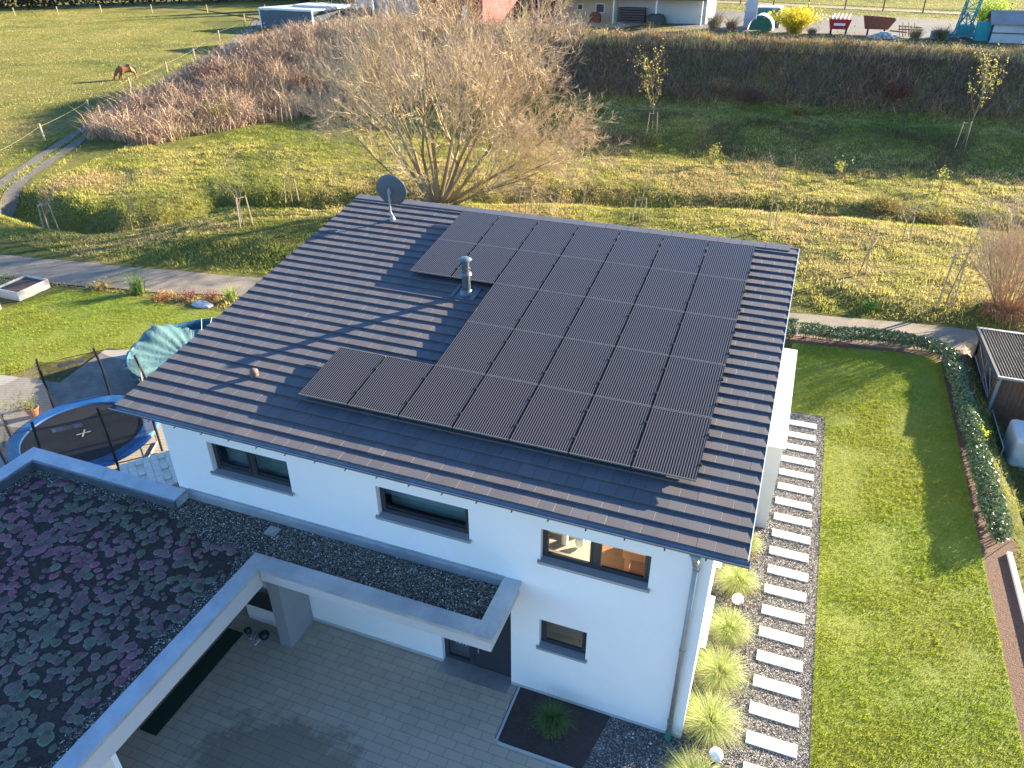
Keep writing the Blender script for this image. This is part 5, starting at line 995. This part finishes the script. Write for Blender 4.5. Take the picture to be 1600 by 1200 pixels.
mb=MB(); mb.box(23.4,27,107.4,110,ZY+.3,ZY+.6); [mb.tube((23.6+k*1.6,107.3,ZY+.3),(25,108.5,ZY+3.0),.09) for k in range(3)]; mb.box(24.2,26.2,107.8,109.6,ZY+.6,ZY+1.6); obj('undercarriage',mb,M['teal'],cr)
mb=MB(); mb.box(26.3,27.9,106.4,108,ZY+.0,ZY+2.1,rz=.05); obj('counterweight',mb,mat('turquoise_paint',(.04,.36,.38)),cr)
bush('green_shrub',(28.3,113),1.3,4.6,300,[(.35,.42,.08)],'tall yellow green shrub behind the crane','shrub',.45,.04,1800,[(.42,.5,.08),(.34,.45,.07)],.16)
for x,y,r,h,c,lb in((19.4,105.5,1.0,1.7,(.30,.24,.14),'dry straw coloured bush before the rusty harrow'),(22.2,104.5,.9,2.2,(.20,.16,.09),'dark brown leafless bush beside the blue crate'),(7.0,105,.8,1.2,(.34,.25,.15),'low dry weeds between yellow bush and red trailer'),(-6.0,107,1.2,3.2,(.38,.30,.2),'pale bare bush at the right end of the hall'),(-3.6,106.5,.9,2.4,(.36,.26,.17),'thin bare bush in front of the grey pylon'),(-31,108.5,1.3,3.4,(.40,.26,.17),'tall rust brown bush before the hall windows')):
    bush('dry_bush',(x,y),r,h,260,[c,tuple(q*.75 for q in c)],lb,'bush',.7,.03,120,[c],.07)
mb=MB()
for k in range(40): a=random.uniform(0,6.28);r=random.uniform(0,1.5); mb.box(15.5+r*math.cos(a)*1.4,15.9+r*math.cos(a)*1.4,104.6+r*math.sin(a)*.6,104.9+r*math.sin(a)*.6,ZY+.1,ZY+.25+(1.5-r)*.45,rz=a)
o=obj('rubble_heap',mb,M['grey_render']); tag(o,'grey heap of broken rubble before the rusty wagon','rubble heap')
bn=empty('grey_barn',(33,108,ZY),'white and grey low barn with dark gable at the right edge','barn')
def gable(mb,x0,x1,y0,y1,ze,zr,z0): 
    ym=(y0+y1)/2; mb.add([(x0,y0,z0),(x0,y1,z0),(x0,y1,ze),(x0,ym,zr),(x0,y0,ze)],[(0,1,2,3,4)]); mb.add([(x1,y0,z0),(x1,y1,z0),(x1,y1,ze),(x1,ym,zr),(x1,y0,ze)],[(4,3,2,1,0)]); mb.quad((x0,y0,z0),(x1,y0,z0),(x1,y0,ze),(x0,y0,ze)); mb.quad((x0,y1,z0),(x1,y1,z0),(x1,y1,ze),(x0,y1,ze))
def rz_(o,c,a):
    me=o.data; 
    for v in me.vertices:
        p=Vector((v.co.x+WL[o].x-c[0],v.co.y+WL[o].y-c[1],0)); p=Matrix.Rotation(a,3,'Z')@p; v.co.x=p.x+c[0]-WL[o].x; v.co.y=p.y+c[1]-WL[o].y
mb=MB(); gable(mb,27.8,46,105.2,110.4,3.7,4.85,1.0); o=obj('wall',mb,mat('barn_white',(.5,.53,.55),(.42,.44,.46),.6,.8),bn)
mb=MB(); mb.add([(27.77,105.2,1),(27.77,110.4,1),(27.77,110.4,3.7),(27.77,107.8,4.85),(27.77,105.2,3.7)],[(0,1,2,3,4)]); obj('gable_boards',mb,mat('dark_gable',(.045,.03,.04)),bn)
mb=MB(); mb.add([(27.4,104.9,3.62),(46,104.9,3.62),(46,107.8,4.92),(27.4,107.8,4.92),(46,110.7,3.62),(27.4,110.7,3.62),(27.4,104.9,3.52),(46,104.9,3.52),(46,107.8,4.8),(27.4,107.8,4.8)],[(0,1,2,3),(3,2,4,5),(0,6,7,1),(3,9,6,0)]); obj('roof',mb,mat('fibre_cement',(.30,.28,.27),(.22,.2,.2),1,.9,bump=.5,bsc=6,bd=.05),bn)
mb=MB(); mb.box(27.78,46,105.1,105.19,1,1.5); mb.box(27.78,46,105.12,105.19,2.55,2.65); obj('base_band',mb,M['anth'],bn)
# left structures
ct=empty('white_shelter',(-72,104,0),'white framed open container shelter by the pasture','shelter')
A=[(-77.6,101.5),(-67,100.5),(-62,111),(-72.6,112.5)]
mb=MB()
for p in A: obj('post',MB().tube((*p,0),(*p,2.9),.13,n=8),M['white'],ct)
mb=MB()
for a,b_ in zip(A,A[1:]+A[:1]): mb.tube((*a,2.8),(*b_,2.8),.16,n=6)
obj('beam',mb,M['white'],ct)
mb=MB(); mb.add([(*A[0],.1),(*A[1],.1),(*A[1],2.6),(*A[0],2.6)],[(0,1,2,3)]); mb.add([(*A[3],.1),(*A[2],.1),(*A[2],2.6),(*A[3],2.6)],[(0,1,2,3)]); mb.add([(*A[1],.1),(*A[2],.1),(*A[2],2.7),(*A[1],2.7)],[(0,1,2,3)]); obj('side_panel',mb,mat('slate_panel',(.07,.10,.13)),ct)
mb=MB(); mb.add([(*A[0],2.93),(*A[1],2.93),(*A[2],2.93),(*A[3],2.93)],[(0,1,2,3)]); mb.box(-73,-64,104,108,2.95,3.25,rz=-.1); obj('roof',mb,M['white2'],ct)
bs_=empty('grey_blue_shed',(-58,112,0),'grey blue shed behind the shelter and bare tree','shed'); mb=MB(); mb.box(-66,-50,112,118,0,4.6); obj('wall',mb,mat('grey_blue_wall',(.24,.30,.38),(.2,.25,.33),.4,.8),bs_); dm_=mat('pale_blue_door',(.42,.48,.58)); [obj('door',MB().box(-65.5+k*4,-63.6+k*4,111.9,111.99,.3,3.6),dm_,bs_) for k in range(4)]; mb=MB(); mb.box(-66.5,-49.5,111.5,118.5,4.6,4.8); obj('roof',mb,M['anth'],bs_)
mb=MB(); mb.tube((-59.2,106,0),(-59.2,106,7),.14,n=8); mb.box(-59.5,-58.9,105.9,106.1,6.6,6.7); o=obj('utility_pole',mb,M['white']); tag(o,'white pole in front of the grey blue shed','pole')
